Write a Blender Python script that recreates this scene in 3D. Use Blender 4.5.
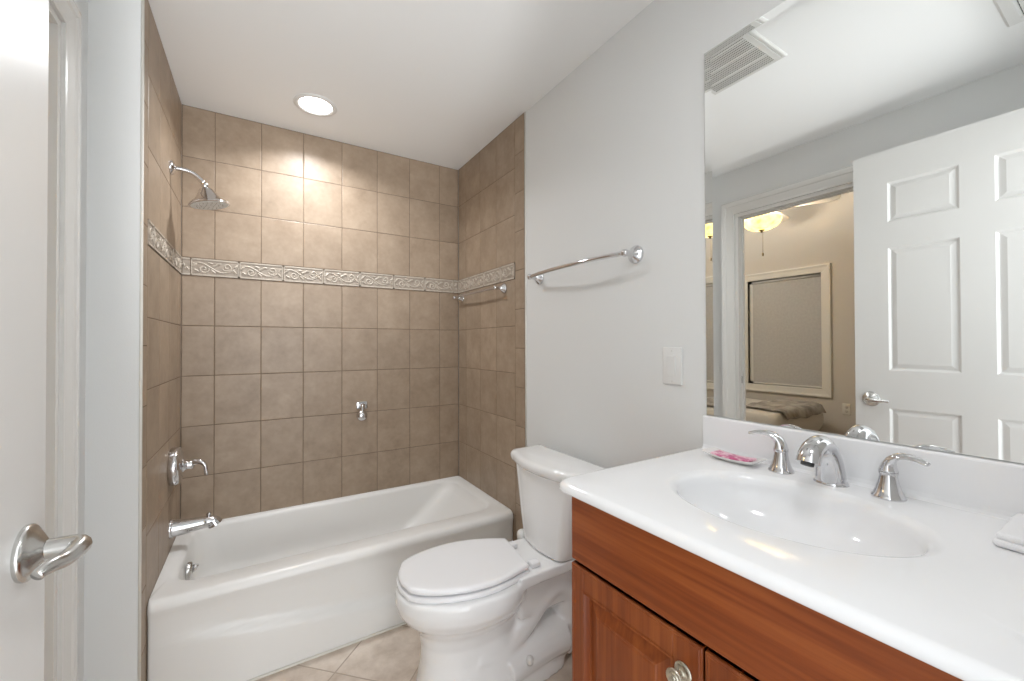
import bpy, bmesh, math, random
from mathutils import Vector, Matrix
random.seed(7)
sc = bpy.context.scene
for o in list(bpy.data.objects):
    bpy.data.objects.remove(o)
C = sc.collection
PI = math.pi
sin, cos = math.sin, math.cos

# ------------------------------------------------------------------ camera, world, lights, exposure
CAM_H = 1.27
F_PX, YAW, PITCH, ROLL = 411.04, 0.5513, 0.0092, -0.0030
fw = Vector((sin(YAW)*cos(PITCH), cos(YAW)*cos(PITCH), sin(PITCH)))
rt = Vector((cos(YAW), -sin(YAW), 0)); up = rt.cross(fw)
rt2 = rt*cos(ROLL) + up*sin(ROLL); up2 = up*cos(ROLL) - rt*sin(ROLL)
cam = bpy.data.cameras.new('camera'); cam.sensor_width = 36.0; cam.lens = F_PX/1024*36.0
cam.clip_start = 0.02
cam_ob = bpy.data.objects.new('camera', cam); C.objects.link(cam_ob)
cam_ob.matrix_world = Matrix(((rt2.x, up2.x, -fw.x, 0), (rt2.y, up2.y, -fw.y, 0), (rt2.z, up2.z, -fw.z, CAM_H), (0, 0, 0, 1)))
sc.camera = cam_ob

sc.view_settings.view_transform = 'Standard'
sc.view_settings.look = 'None'
sc.view_settings.gamma = 1.0
sc.view_settings.use_curve_mapping = False
sc.view_settings.exposure = 0.94
sc.cycles.use_denoising = True
sc.cycles.max_bounces = 14; sc.cycles.diffuse_bounces = 8; sc.cycles.glossy_bounces = 8
sc.cycles.sample_clamp_indirect = 6.0
sc.cycles.caustics_reflective = True

world = bpy.data.worlds.new('ambient_fill'); sc.world = world; world.use_nodes = True
world.node_tree.nodes['Background'].inputs[0].default_value = (0.93, 0.975, 1.0, 1)
world.node_tree.nodes['Background'].inputs[1].default_value = 1.15  # even ambient added as fill through the open doorway

def area_light(name, loc, aim, sx, power, color=(1, 1, 1), shape='DISK', sy=None, spread=None):
    l = bpy.data.lights.new(name, 'AREA'); l.shape = shape; l.size = sx
    if sy: l.size_y = sy
    l.energy = power; l.color = color
    if spread: l.spread = spread
    o = bpy.data.objects.new(name, l); C.objects.link(o); o.location = loc
    o.rotation_euler = (Vector(aim) - Vector(loc)).to_track_quat('-Z', 'Y').to_euler()
    return o
def point_light(name, loc, r, power, color):
    l = bpy.data.lights.new(name, 'POINT'); l.shadow_soft_size = r; l.energy = power; l.color = color
    o = bpy.data.objects.new(name, l); C.objects.link(o); o.location = loc
    return o
# added fill light, unseen, far behind the doorway the camera stands in
area_light('hall_fill', (0.25, -3.2, 0.95), (0.35, 1.8, 1.5), 1.9, 26, (0.95, 0.98, 1.0), 'RECTANGLE', 1.7)
# added spot behind the camera, bounced off the ceiling like a photographer's flash
fl = bpy.data.lights.new('bounce_fill', 'SPOT'); fl.energy = 112; fl.color = (0.97, 0.985, 1.0); fl.spot_size = math.radians(46); fl.spot_blend = 1.0; fl.shadow_soft_size = 0.18
flo = bpy.data.objects.new('bounce_fill', fl); C.objects.link(flo); flo.location = (0.08, -1.60, 1.00)
flo.rotation_euler = (Vector((0.42, 2.4, 2.56)) - flo.location).to_track_quat('-Z', 'Y').to_euler()
# the recessed lamp over the tub, an added dome lamp out of view, the fan lamp of the bedroom
area_light('recessed_lamp', (0.24, 2.275, 2.468), (0.24, 2.275, 0), 0.14, 5.2, (0.96, 0.98, 1.0), spread=math.radians(145))
area_light('dome_fill', (0.52, 0.13, 2.355), (0.52, 0.13, 0), 0.22, 2.3, (0.98, 0.985, 1.0))
point_light('fan_lamp', (-1.71, 2.07, 2.42), 0.07, 34, (1.0, 0.95, 0.87))
area_light('bedroom_fill', (-0.9, 3.4, 3.2), (-2.9, 2.3, 1.2), 0.8, 18, (1.0, 0.96, 0.90))  # added unseen light that evens out the bedroom wall

# ------------------------------------------------------------------ dimensions
XR = 1.173          # tile face / mirror face of the right wall
XRW = 1.181         # painted right wall
XL = -0.333         # tile face of the left wall of the tub alcove
YB = 2.6124         # tile face of the back wall
ZC = 2.48           # ceiling
XLW = -0.470        # painted left wall with the opening to the bedroom
YRET = 1.823        # short wall that turns from the left wall to the alcove

# ------------------------------------------------------------------ materials
def new_mat(name):
    m = bpy.data.materials.new(name); m.use_nodes = True
    nt = m.node_tree; b = nt.nodes['Principled BSDF']
    return m, nt, b
def simple(name, col, rough=0.5, metal=0.0, coat=0.0, noise=0.0, nscale=8.0, bump=0.0, bscale=300.0, spec=0.5):
    m, nt, b = new_mat(name)
    b.inputs['Roughness'].default_value = rough; b.inputs['Metallic'].default_value = metal
    b.inputs['Coat Weight'].default_value = coat; b.inputs['Coat Roughness'].default_value = 0.05
    b.inputs['Specular IOR Level'].default_value = spec
    tc = nt.nodes.new('ShaderNodeTexCoord')
    n = nt.nodes.new('ShaderNodeTexNoise'); n.inputs['Scale'].default_value = nscale; n.inputs['Detail'].default_value = 5
    nt.links.new(tc.outputs['Object'], n.inputs['Vector'])
    r = nt.nodes.new('ShaderNodeMapRange'); r.inputs['From Min'].default_value = 0.3; r.inputs['From Max'].default_value = 0.7
    r.inputs['To Min'].default_value = 1 - noise; r.inputs['To Max'].default_value = 1 + noise
    nt.links.new(n.outputs['Fac'], r.inputs['Value'])
    v = nt.nodes.new('ShaderNodeVectorMath'); v.operation = 'SCALE'; v.inputs[0].default_value = col
    nt.links.new(r.outputs['Result'], v.inputs['Scale']); nt.links.new(v.outputs['Vector'], b.inputs['Base Color'])
    if bump:
        n2 = nt.nodes.new('ShaderNodeTexNoise'); n2.inputs['Scale'].default_value = bscale; n2.inputs['Detail'].default_value = 3
        nt.links.new(tc.outputs['Object'], n2.inputs['Vector'])
        bp = nt.nodes.new('ShaderNodeBump'); bp.inputs['Strength'].default_value = bump; bp.inputs['Distance'].default_value = 0.002
        nt.links.new(n2.outputs['Fac'], bp.inputs['Height']); nt.links.new(bp.outputs['Normal'], b.inputs['Normal'])
    return m
M = {}
M['wall'] = simple('wall_paint', (0.72, 0.73, 0.728), 0.55, bump=0.12, bscale=220)
M['ceiling'] = simple('ceiling_paint', (0.86, 0.868, 0.868), 0.8, bump=0.1, bscale=150)
M['trim'] = simple('trim_gloss_paint', (0.74, 0.735, 0.715), 0.25)
M['door'] = simple('door_paint', (0.73, 0.725, 0.71), 0.35)
M['bedroom'] = simple('bedroom_paint', (0.56, 0.515, 0.455), 0.7)
M['bedtrim'] = simple('bedroom_trim_paint', (0.66, 0.63, 0.57), 0.45)
M['porcelain'] = simple('white_porcelain', (0.85, 0.855, 0.86), 0.09, coat=0.5)
M['tub'] = simple('tub_enamel', (0.79, 0.785, 0.77), 0.34, coat=0.0)
M['seat'] = simple('seat_plastic', (0.86, 0.865, 0.885), 0.22)
M['marble'] = simple('cultured_marble', (0.83, 0.835, 0.85), 0.10, coat=0.0, noise=0.01, nscale=5)
M['chrome'] = simple('chrome', (0.70, 0.70, 0.715), 0.07, 1.0)
M['nickel'] = simple('brushed_nickel', (0.62, 0.615, 0.60), 0.24, 1.0, noise=0.05, nscale=60)
M['pewter'] = simple('antique_pewter', (0.56, 0.53, 0.45), 0.30, 1.0, noise=0.25, nscale=120)
M['grout'] = simple('tile_grout', (0.19, 0.14, 0.098), 0.9, noise=0.1, nscale=40)
M['caulk'] = simple('caulk', (0.72, 0.70, 0.65), 0.5)
M['plastic'] = simple('white_plastic', (0.74, 0.74, 0.73), 0.35)
M['vent'] = simple('vent_plastic', (0.66, 0.66, 0.64), 0.5)
M['dark'] = simple('dark_void', (0.03, 0.03, 0.03), 0.8)
M['grille_grey'] = simple('grey_void', (0.16, 0.16, 0.155), 0.9)
M['cloth'] = simple('white_cotton', (0.83, 0.83, 0.85), 0.9, bump=0.5, bscale=500)
M['rubber'] = simple('dark_rubber', (0.05, 0.05, 0.05), 0.6)
M['sheet'] = simple('bed_linen', (0.62, 0.58, 0.52), 0.9, bump=0.2, bscale=60)
M['bedframe'] = simple('bed_fabric', (0.50, 0.42, 0.34), 0.9)
M['blind'] = simple('roller_blind', (0.45, 0.43, 0.405), 0.8, noise=0.05, nscale=40)
M['carpet'] = simple('bedroom_floor', (0.52, 0.43, 0.33), 0.9, noise=0.1, nscale=40)
M['dish'] = simple('dish_ceramic', (0.80, 0.78, 0.76), 0.15)
M['fan'] = simple('fan_white', (0.75, 0.70, 0.62), 0.4)
M['brass'] = simple('aged_brass', (0.35, 0.26, 0.13), 0.35, 1.0)
M['mirror'] = simple('mirror_silver', (0.90, 0.915, 0.905), 0.0, 1.0)
M['glass_edge'] = simple('mirror_edge', (0.30, 0.33, 0.32), 0.2)
M['strip_back'] = simple('accent_ground', (0.36, 0.305, 0.25), 0.5, noise=0.12, nscale=60)
M['strip_relief'] = simple('accent_relief', (0.50, 0.44, 0.37), 0.5, noise=0.12, nscale=60)

def emit(name, col, strength):
    m, nt, b = new_mat(name)
    b.inputs['Base Color'].default_value = (*col, 1); b.inputs['Roughness'].default_value = 0.4
    b.inputs['Emission Color'].default_value = (*col, 1); b.inputs['Emission Strength'].default_value = strength
    return m
M['lens'] = emit('lamp_lens', (1.0, 0.98, 0.95), 6.0)
M['shade'] = emit('opal_shade', (1.0, 0.97, 0.92), 1.5)  # glow of the added dome light
def amber():
    m, nt, b = new_mat('amber_glass')
    tc = nt.nodes.new('ShaderNodeTexCoord')
    n = nt.nodes.new('ShaderNodeTexNoise'); n.inputs['Scale'].default_value = 14; n.inputs['Detail'].default_value = 4
    nt.links.new(tc.outputs['Object'], n.inputs['Vector'])
    rp = nt.nodes.new('ShaderNodeValToRGB')
    rp.color_ramp.elements[0].position = 0.3; rp.color_ramp.elements[0].color = (1.0, 0.66, 0.13, 1)
    rp.color_ramp.elements[1].position = 0.75; rp.color_ramp.elements[1].color = (1.0, 0.86, 0.42, 1)
    nt.links.new(n.outputs['Fac'], rp.inputs['Fac'])
    nt.links.new(rp.outputs['Color'], b.inputs['Base Color']); nt.links.new(rp.outputs['Color'], b.inputs['Emission Color'])
    b.inputs['Emission Strength'].default_value = 1.3; b.inputs['Roughness'].default_value = 0.3
    return m
M['amber'] = amber()

def tile_mat(name, c0, c1, rough):
    m, nt, b = new_mat(name); L = nt.links
    tc = nt.nodes.new('ShaderNodeTexCoord'); at = nt.nodes.new('ShaderNodeAttribute'); at.attribute_name = 'tint'
    off = nt.nodes.new('ShaderNodeVectorMath'); off.operation = 'MULTIPLY_ADD'
    off.inputs[1].default_value = (17.0, 23.0, 31.0)
    L.new(at.outputs['Vector'], off.inputs[0]); L.new(tc.outputs['Object'], off.inputs[2])
    n = nt.nodes.new('ShaderNodeTexNoise'); n.inputs['Scale'].default_value = 9; n.inputs['Detail'].default_value = 8; n.inputs['Roughness'].default_value = 0.62
    L.new(off.outputs['Vector'], n.inputs['Vector'])
    n2 = nt.nodes.new('ShaderNodeTexNoise'); n2.inputs['Scale'].default_value = 45; n2.inputs['Detail'].default_value = 6
    L.new(off.outputs['Vector'], n2.inputs['Vector'])
    mx = nt.nodes.new('ShaderNodeMath'); mx.operation = 'MULTIPLY_ADD'; mx.inputs[1].default_value = 0.35
    L.new(n2.outputs['Fac'], mx.inputs[0]); L.new(n.outputs['Fac'], mx.inputs[2])
    rp = nt.nodes.new('ShaderNodeValToRGB')
    rp.color_ramp.elements[0].position = 0.45; rp.color_ramp.elements[0].color = (*c0, 1)
    rp.color_ramp.elements[1].position = 0.92; rp.color_ramp.elements[1].color = (*c1, 1)
    L.new(mx.outputs[0], rp.inputs['Fac'])
    mr = nt.nodes.new('ShaderNodeMapRange'); mr.inputs['To Min'].default_value = 0.95; mr.inputs['To Max'].default_value = 1.05
    sep = nt.nodes.new('ShaderNodeSeparateXYZ'); L.new(at.outputs['Vector'], sep.inputs[0]); L.new(sep.outputs[0], mr.inputs['Value'])
    v = nt.nodes.new('ShaderNodeVectorMath'); v.operation = 'SCALE'; L.new(rp.outputs['Color'], v.inputs[0]); L.new(mr.outputs['Result'], v.inputs['Scale'])
    L.new(v.outputs['Vector'], b.inputs['Base Color'])
    b.inputs['Roughness'].default_value = rough
    bp = nt.nodes.new('ShaderNodeBump'); bp.inputs['Strength'].default_value = 0.12; bp.inputs['Distance'].default_value = 0.003
    L.new(n.outputs['Fac'], bp.inputs['Height']); L.new(bp.outputs['Normal'], b.inputs['Normal'])
    return m
M['tile'] = tile_mat('tan_wall_tile', (0.275, 0.203, 0.142), (0.385, 0.297, 0.217), 0.42)

def floor_mat():
    m, nt, b = new_mat('beige_floor_tile'); L = nt.links
    def math_(op, a, bb=None):
        n = nt.nodes.new('ShaderNodeMath'); n.operation = op
        for i, x in enumerate((a, bb)):
            if x is None: continue
            if isinstance(x, (int, float)): n.inputs[i].default_value = x
            else: L.new(x, n.inputs[i])
        return n.outputs[0]
    tc = nt.nodes.new('ShaderNodeTexCoord'); s = nt.nodes.new('ShaderNodeSeparateXYZ'); L.new(tc.outputs['Object'], s.inputs[0])
    T = 0.303*math.sqrt(2)
    u = math_('DIVIDE', math_('SUBTRACT', math_('ADD', s.outputs[0], s.outputs[1]), 1.98 - 20*T), T)
    w = math_('DIVIDE', math_('SUBTRACT', math_('SUBTRACT', s.outputs[1], s.outputs[0]), 1.475 - 20*T), T)
    def edge(x):
        f = math_('FRACT', x); return math_('MINIMUM', f, math_('SUBTRACT', 1.0, f))
    e = math_('MINIMUM', edge(u), edge(w))
    mk = nt.nodes.new('ShaderNodeMapRange'); mk.inputs['From Min'].default_value = 0.007; mk.inputs['From Max'].default_value = 0.012
    L.new(e, mk.inputs['Value'])
    cid = nt.nodes.new('ShaderNodeCombineXYZ'); L.new(math_('FLOOR', u), cid.inputs[0]); L.new(math_('FLOOR', w), cid.inputs[1])
    wn = nt.nodes.new('ShaderNodeTexWhiteNoise'); L.new(cid.outputs[0], wn.inputs['Vector'])
    off = nt.nodes.new('ShaderNodeVectorMath'); off.operation = 'MULTIPLY_ADD'; off.inputs[1].default_value = (9, 9, 9)
    L.new(wn.outputs['Color'], off.inputs[0]); L.new(tc.outputs['Object'], off.inputs[2])
    n = nt.nodes.new('ShaderNodeTexNoise'); n.inputs['Scale'].default_value = 7; n.inputs['Detail'].default_value = 9; n.inputs['Roughness'].default_value = 0.65
    L.new(off.outputs[0], n.inputs['Vector'])
    rp = nt.nodes.new('ShaderNodeValToRGB')
    rp.color_ramp.elements[0].position = 0.30; rp.color_ramp.elements[0].color = (0.44, 0.35, 0.28, 1)
    rp.color_ramp.elements[1].position = 0.68; rp.color_ramp.elements[1].color = (0.72, 0.635, 0.555, 1)
    L.new(n.outputs['Fac'], rp.inputs['Fac'])
    mix = nt.nodes.new('ShaderNodeMix'); mix.data_type = 'RGBA'
    mix.inputs['A'].default_value = (0.40, 0.325, 0.26, 1)
    L.new(mk.outputs['Result'], mix.inputs['Factor']); L.new(rp.outputs['Color'], mix.inputs['B'])
    L.new(mix.outputs['Result'], b.inputs['Base Color']); b.inputs['Roughness'].default_value = 0.38
    bp = nt.nodes.new('ShaderNodeBump'); bp.inputs['Strength'].default_value = 0.5; bp.inputs['Distance'].default_value = 0.002
    L.new(mk.outputs['Result'], bp.inputs['Height']); L.new(bp.outputs['Normal'], b.inputs['Normal'])
    return m
M['floor'] = floor_mat()

def wood(name, axis, dark=1.0):
    m, nt, b = new_mat(name); L = nt.links
    tc = nt.nodes.new('ShaderNodeTexCoord'); mp = nt.nodes.new('ShaderNodeMapping'); L.new(tc.outputs['Object'], mp.inputs['Vector'])
    s = [48.0, 48.0, 48.0]; s[axis] = 2.2; mp.inputs['Scale'].default_value = s
    n = nt.nodes.new('ShaderNodeTexNoise'); n.inputs['Scale'].default_value = 1.0; n.inputs['Detail'].default_value = 7; n.inputs['Distortion'].default_value = 0.6
    L.new(mp.outputs[0], n.inputs['Vector'])
    mp2 = nt.nodes.new('ShaderNodeMapping'); L.new(tc.outputs['Object'], mp2.inputs['Vector'])
    s2 = [140.0]*3; s2[axis] = 4.0; mp2.inputs['Scale'].default_value = s2
    n2 = nt.nodes.new('ShaderNodeTexNoise'); n2.inputs['Scale'].default_value = 1.0; n2.inputs['Detail'].default_value = 4
    L.new(mp2.outputs[0], n2.inputs['Vector'])
    ad = nt.nodes.new('ShaderNodeMath'); ad.operation = 'MULTIPLY_ADD'; ad.inputs[1].default_value = 0.45
    L.new(n2.outputs['Fac'], ad.inputs[0]); L.new(n.outputs['Fac'], ad.inputs[2])
    rp = nt.nodes.new('ShaderNodeValToRGB'); e = rp.color_ramp.elements
    e[0].position = 0.40; e[0].color = (0.150*dark, 0.030*dark, 0.006*dark, 1)
    e[1].position = 0.95; e[1].color = (0.310*dark, 0.082*dark, 0.018*dark, 1)
    k = e.new(0.66); k.color = (0.225*dark, 0.050*dark, 0.010*dark, 1)
    L.new(ad.outputs[0], rp.inputs['Fac']); L.new(rp.outputs['Color'], b.inputs['Base Color'])
    b.inputs['Roughness'].default_value = 0.36; b.inputs['Specular IOR Level'].default_value = 0.35; b.inputs['Coat Weight'].default_value = 0.12; b.inputs['Coat Roughness'].default_value = 0.18
    return m
M['wood_y'] = wood('cherry_wood_horizontal', 1)
M['wood_z'] = wood('cherry_wood_upright', 2, 0.92)

def throw_mat():
    m, nt, b = new_mat('grey_throw'); L = nt.links
    tc = nt.nodes.new('ShaderNodeTexCoord')
    n = nt.nodes.new('ShaderNodeTexNoise'); n.inputs['Scale'].default_value = 9; n.inputs['Detail'].default_value = 6
    L.new(tc.outputs['Object'], n.inputs['Vector'])
    rp = nt.nodes.new('ShaderNodeValToRGB')
    rp.color_ramp.elements[0].position = 0.38; rp.color_ramp.elements[0].color = (0.25, 0.225, 0.20, 1)
    rp.color_ramp.elements[1].position = 0.62; rp.color_ramp.elements[1].color = (0.45, 0.41, 0.36, 1)
    L.new(n.outputs['Fac'], rp.inputs['Fac']); L.new(rp.outputs['Color'], b.inputs['Base Color']); b.inputs['Roughness'].default_value = 0.95
    return m
M['throw'] = throw_mat()
def packet_mat():
    m, nt, b = new_mat('pink_packet'); L = nt.links
    tc = nt.nodes.new('ShaderNodeTexCoord')
    n = nt.nodes.new('ShaderNodeTexNoise'); n.inputs['Scale'].default_value = 55; n.inputs['Detail'].default_value = 3
    L.new(tc.outputs['Object'], n.inputs['Vector'])
    rp = nt.nodes.new('ShaderNodeValToRGB'); rp.color_ramp.interpolation = 'EASE'
    rp.color_ramp.elements[0].position = 0.40; rp.color_ramp.elements[0].color = (0.55, 0.10, 0.24, 1)
    rp.color_ramp.elements[1].position = 0.60; rp.color_ramp.elements[1].color = (0.80, 0.50, 0.58, 1)
    L.new(n.outputs['Fac'], rp.inputs['Fac']); L.new(rp.outputs['Color'], b.inputs['Base Color']); b.inputs['Roughness'].default_value = 0.3
    return m
M['packet'] = packet_mat()

# ------------------------------------------------------------------ mesh helpers
class MB:
    def __init__(s): s.v = []; s.f = []; s.sm = []; s.mi = []; s.tint = []; s.curt = 0.0
    def add(s, verts, faces, smooth=True, mi=0):
        o = len(s.v); s.v += [tuple(p) for p in verts]
        for f in faces:
            s.f.append([i + o for i in f]); s.sm.append(smooth); s.mi.append(mi); s.tint.append(s.curt)
    def loft(s, rings, closed=True, cap0=True, cap1=True, smooth=True, mi=0):
        n = len(rings[0]); vs = [p for r in rings for p in r]; fs = []
        for a in range(len(rings) - 1):
            for i in range(n if closed else n - 1):
                j = (i + 1) % n
                fs.append((a*n + i, a*n + j, (a+1)*n + j, (a+1)*n + i))
        if cap0: fs.append(tuple(reversed(range(n))))
        if cap1: fs.append(tuple(range((len(rings)-1)*n, len(rings)*n)))
        s.add(vs, fs, smooth, mi)
    def tube(s, pts, radii, n=12, caps=True, flat=None, upv=None, mi=0):
        pts = [Vector(p) for p in pts]; m = len(pts)
        if not hasattr(radii, '__len__'): radii = [radii]*m
        tang = []
        for i in range(m):
            a = pts[max(i-1, 0)]; b = pts[min(i+1, m-1)]; tang.append((b - a).normalized())
        ref = Vector(upv) if upv else (Vector((0, 0, 1)) if abs(tang[0].z) < 0.9 else Vector((1, 0, 0)))
        rings = []
        nrm = (ref - tang[0]*ref.dot(tang[0])).normalized()
        for i in range(m):
            nrm = (nrm - tang[i]*nrm.dot(tang[i])).normalized(); bi = tang[i].cross(nrm)
            r = radii[i]; ra, rb = r if hasattr(r, '__len__') else (r, r)
            rings.append([pts[i] + bi*ra*cos(2*PI*k/n) + nrm*rb*sin(2*PI*k/n) for k in range(n)])
        s.loft(rings, True, caps, caps, True, mi)
    def lathe(s, org, axis, prof, n=28, cap0=True, cap1=True, mi=0, sq=(1, 1)):
        axis = Vector(axis).normalized(); org = Vector(org)
        ref = Vector((0, 0, 1)) if abs(axis.z) < 0.9 else Vector((1, 0, 0))
        e1 = (ref - axis*ref.dot(axis)).normalized(); e2 = axis.cross(e1)
        s.loft([[org + axis*t + e1*r*sq[0]*cos(2*PI*k/n) + e2*r*sq[1]*sin(2*PI*k/n) for k in range(n)] for t, r in prof], True, cap0, cap1, True, mi)
    def box(s, x0, x1, y0, y1, z0, z1, bev=0.0, seg=2, smooth=False, mi=0):
        bm = bmesh.new(); bmesh.ops.create_cube(bm, size=1)
        for v in bm.verts:
            v.co = Vector(((x0+x1)/2 + v.co.x*(x1-x0), (y0+y1)/2 + v.co.y*(y1-y0), (z0+z1)/2 + v.co.z*(z1-z0)))
        if bev: bmesh.ops.bevel(bm, geom=bm.edges[:], offset=bev, segments=seg, profile=0.5, affect='EDGES')
        s.bm(bm, smooth, mi)
    def bm(s, bm, smooth=False, mi=0):
        bm.verts.ensure_lookup_table(); bm.verts.index_update()
        s.add([v.co[:] for v in bm.verts], [[v.index for v in f.verts] for f in bm.faces], smooth, mi); bm.free()
    def build(s, name, mat, parent=None, loc=(0, 0, 0), autosmooth=None, recalc=True):
        base = Vector(parent['_b']) if parent is not None else Vector(loc)
        me = bpy.data.meshes.new(name)
        me.from_pydata([Vector(p) - base for p in s.v], [], s.f)
        for i, p in enumerate(me.polygons): p.use_smooth = s.sm[i]; p.material_index = s.mi[i]
        if any(s.tint):
            at = me.attributes.new('tint', 'FLOAT_VECTOR', 'FACE')
            for i, t in enumerate(s.tint): at.data[i].vector = (t, (t*7.31) % 1, (t*3.77) % 1)
        mats = mat if isinstance(mat, (list, tuple)) else [mat]
        for m in mats: me.materials.append(m)
        if recalc:
            b = bmesh.new(); b.from_mesh(me); bmesh.ops.recalc_face_normals(b, faces=b.faces[:]); b.to_mesh(me); b.free()
        if autosmooth is not None:
            me.set_sharp_from_angle(angle=math.radians(autosmooth))
        o = bpy.data.objects.new(name, me); C.objects.link(o)
        o['_b'] = tuple(base)
        if parent is not None: o.parent = parent
        else: o.location = base
        return o
def thing(name, label, cat, loc, group=None):
    o = bpy.data.objects.new(name, None); C.objects.link(o); o.location = loc; o.empty_display_size = 0.05
    o['_b'] = tuple(loc); o['label'] = label; o['category'] = cat
    if group: o['group'] = group
    return o
def tag(o, label, cat, group=None):
    o['label'] = label; o['category'] = cat
    if group: o['group'] = group
    return o
def struct(o):
    o['kind'] = 'structure'; return o
def bezier(p0, p1, p2, p3, n):
    p0, p1, p2, p3 = map(Vector, (p0, p1, p2, p3)); out = []
    for i in range(n + 1):
        t = i/n; out.append(p0*(1-t)**3 + p1*3*t*(1-t)**2 + p2*3*t*t*(1-t) + p3*t**3)
    return out
def catmull(pts, n=6):
    pts = [Vector(p) for p in pts]; out = []
    for i in range(len(pts)-1):
        a = pts[max(i-1, 0)]; b = pts[i]; c = pts[i+1]; d = pts[min(i+2, len(pts)-1)]
        for k in range(n):
            t = k/n
            out.append(0.5*((2*b) + (c-a)*t + (2*a-5*b+4*c-d)*t*t + (3*b-a-3*c+d)*t**3))
    out.append(pts[-1]); return out
def rrect(x0, x1, y0, y1, r, z, ns=10, ncn=8, axis='z'):
    """rounded rectangle ring, fixed point count for given ns, ncn"""
    r = min(r, (x1-x0)/2 - 1e-5, (y1-y0)/2 - 1e-5); P = []
    cs = [(x1-r, y1-r, 0), (x0+r, y1-r, 90), (x0+r, y0+r, 180), (x1-r, y0+r, 270)]
    for q in range(4):
        cx, cy, a0 = cs[q]
        for k in range(ncn + 1):
            a = math.radians(a0 + 90*k/ncn); P.append((cx + r*cos(a), cy + r*sin(a)))
        nx, ny, na = cs[(q+1) % 4]; a = math.radians(a0 + 90); e = (cx + r*cos(a), cy + r*sin(a))
        f = (nx + r*cos(math.radians(na)), ny + r*sin(math.radians(na)))
        for k in range(1, ns): P.append((e[0] + (f[0]-e[0])*k/ns, e[1] + (f[1]-e[1])*k/ns))
    return [(x, y, z) for x, y in P]
def inset(ring, d):
    """offset a counter-clockwise 2-D ring inwards by d"""
    n = len(ring); out = []
    for i in range(n):
        a = Vector(ring[i-1][:2]); b = Vector(ring[i][:2]); c = Vector(ring[(i+1) % n][:2])
        t = (c - a)
        if t.length < 1e-9: t = Vector((1, 0))
        t.normalize(); nn = Vector((-t.y, t.x)); p = b + nn*d
        out.append((p.x, p.y, ring[i][2]))
    return out
def setz(ring, z): return [(p[0], p[1], z) for p in ring]

# ------------------------------------------------------------------ the setting
def slab(name, x0, x1, y0, y1, z0, z1, mat):
    b = MB(); b.box(x0, x1, y0, y1, z0, z1); return struct(b.build(name, mat))
slab('floor', -0.62, 1.30, -0.13, 2.75, -0.06, 0.0, M['floor'])
slab('ceiling', -0.62, 1.30, -0.13, 2.75, ZC, ZC+0.08, M['ceiling'])
slab('wall_right', XRW, 1.30, -0.13, 2.75, 0, ZC, M['wall'])
slab('wall_back', -0.62, XRW, YB+0.008, 2.75, 0, ZC, M['wall'])
slab('wall_alcove', XLW-0.15, XL-0.008, YRET, YB+0.008, 0, ZC, M['wall'])
OY0, OY1, OZ = 0.86, 1.612, 2.163       # opening from the bathroom to the bedroom
b = MB()
b.box(XLW-0.062, XLW, -0.13, OY0, 0, ZC); b.box(XLW-0.062, XLW, OY1, YRET, 0, ZC); b.box(XLW-0.062, XLW, OY0, OY1, OZ, ZC)
struct(b.build('wall_left', M['wall']))
b = MB()                                # wall with the doorway the camera stands in
b.box(XLW, -0.335, -0.13, -0.01, 0, ZC); b.box(0.52, XRW, -0.13, -0.01, 0, ZC); b.box(-0.335, 0.52, -0.13, -0.01, 2.20, ZC)
struct(b.build('wall_front', M['wall']))

# --- tiled faces: every tile a chamfered slab over a grout bed
def tile_face(name, to3, n, us, rows, extra=(), bed=None):
    """us: u limits of the columns, rows: (z0, z1); extra: more (u0,u1,z0,z1) tiles; to3(u, z, d) -> point, d out of the wall"""
    b = MB(); g = 0.0017; ch = 0.0022
    (bu0, bu1, bz0, bz1) = bed
    b.add([to3(bu0, bz0, -0.0015), to3(bu1, bz0, -0.0015), to3(bu1, bz1, -0.0015), to3(bu0, bz1, -0.0015)], [(0, 1, 2, 3)], False, 1)
    b.add([to3(bu0, bz0, -0.008), to3(bu1, bz0, -0.008), to3(bu1, bz1, -0.008), to3(bu0, bz1, -0.008)], [(3, 2, 1, 0)], False, 1)
    tiles = [(us[i], us[i+1], z0, z1) for i in range(len(us)-1) for z0, z1 in rows] + list(extra)
    for (u0, u1, z0, z1) in tiles:
        b.curt = random.uniform(0.05, 1.0)
        a0, a1, c0, c1 = u0+g, u1-g, z0+g, z1-g
        vs = [to3(a0, c0, -0.002), to3(a1, c0, -0.002), to3(a1, c1, -0.002), to3(a0, c1, -0.002),
              to3(a0, c0, -0.0008), to3(a1, c0, -0.0008), to3(a1, c1, -0.0008), to3(a0, c1, -0.0008),
              to3(a0+ch, c0+ch, 0), to3(a1-ch, c0+ch, 0), to3(a1-ch, c1-ch, 0), to3(a0+ch, c1-ch, 0)]
        fs = [(8, 9, 10, 11)]
        for i in range(4):
            j = (i+1) % 4; fs += [(i, j, 4+j, 4+i), (4+i, 4+j, 8+j, 8+i)]
        b.add(vs, fs, False, 0)
    return struct(b.build(name, [M['tile'], M['grout']], recalc=False))
PV = 0.2543; ZB_ = 1.6227; ZT_ = 1.713
rows = [(ZB_ - PV*(k+1), ZB_ - PV*k) for k in range(7) if ZB_ - PV*k > 0.0]
rows = [(max(a, 0.004), c) for a, c in rows]
rows += [(ZT_, ZT_+PV), (ZT_+PV, ZT_+2*PV), (ZT_+2*PV, ZC-0.002)]
P8 = 0.2055
cb = [XL+0.001] + [-0.1975 + P8*k for k in range(7)] + [XR-0.001]
tile_face('wall_tile_back', lambda u, z, d: (u, YB-d, z), 0, cb, rows, bed=(XL, XR, 0.0, ZC))
yl = [1.889 + P8*k for k in range(4)] + [YB-0.001]
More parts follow.
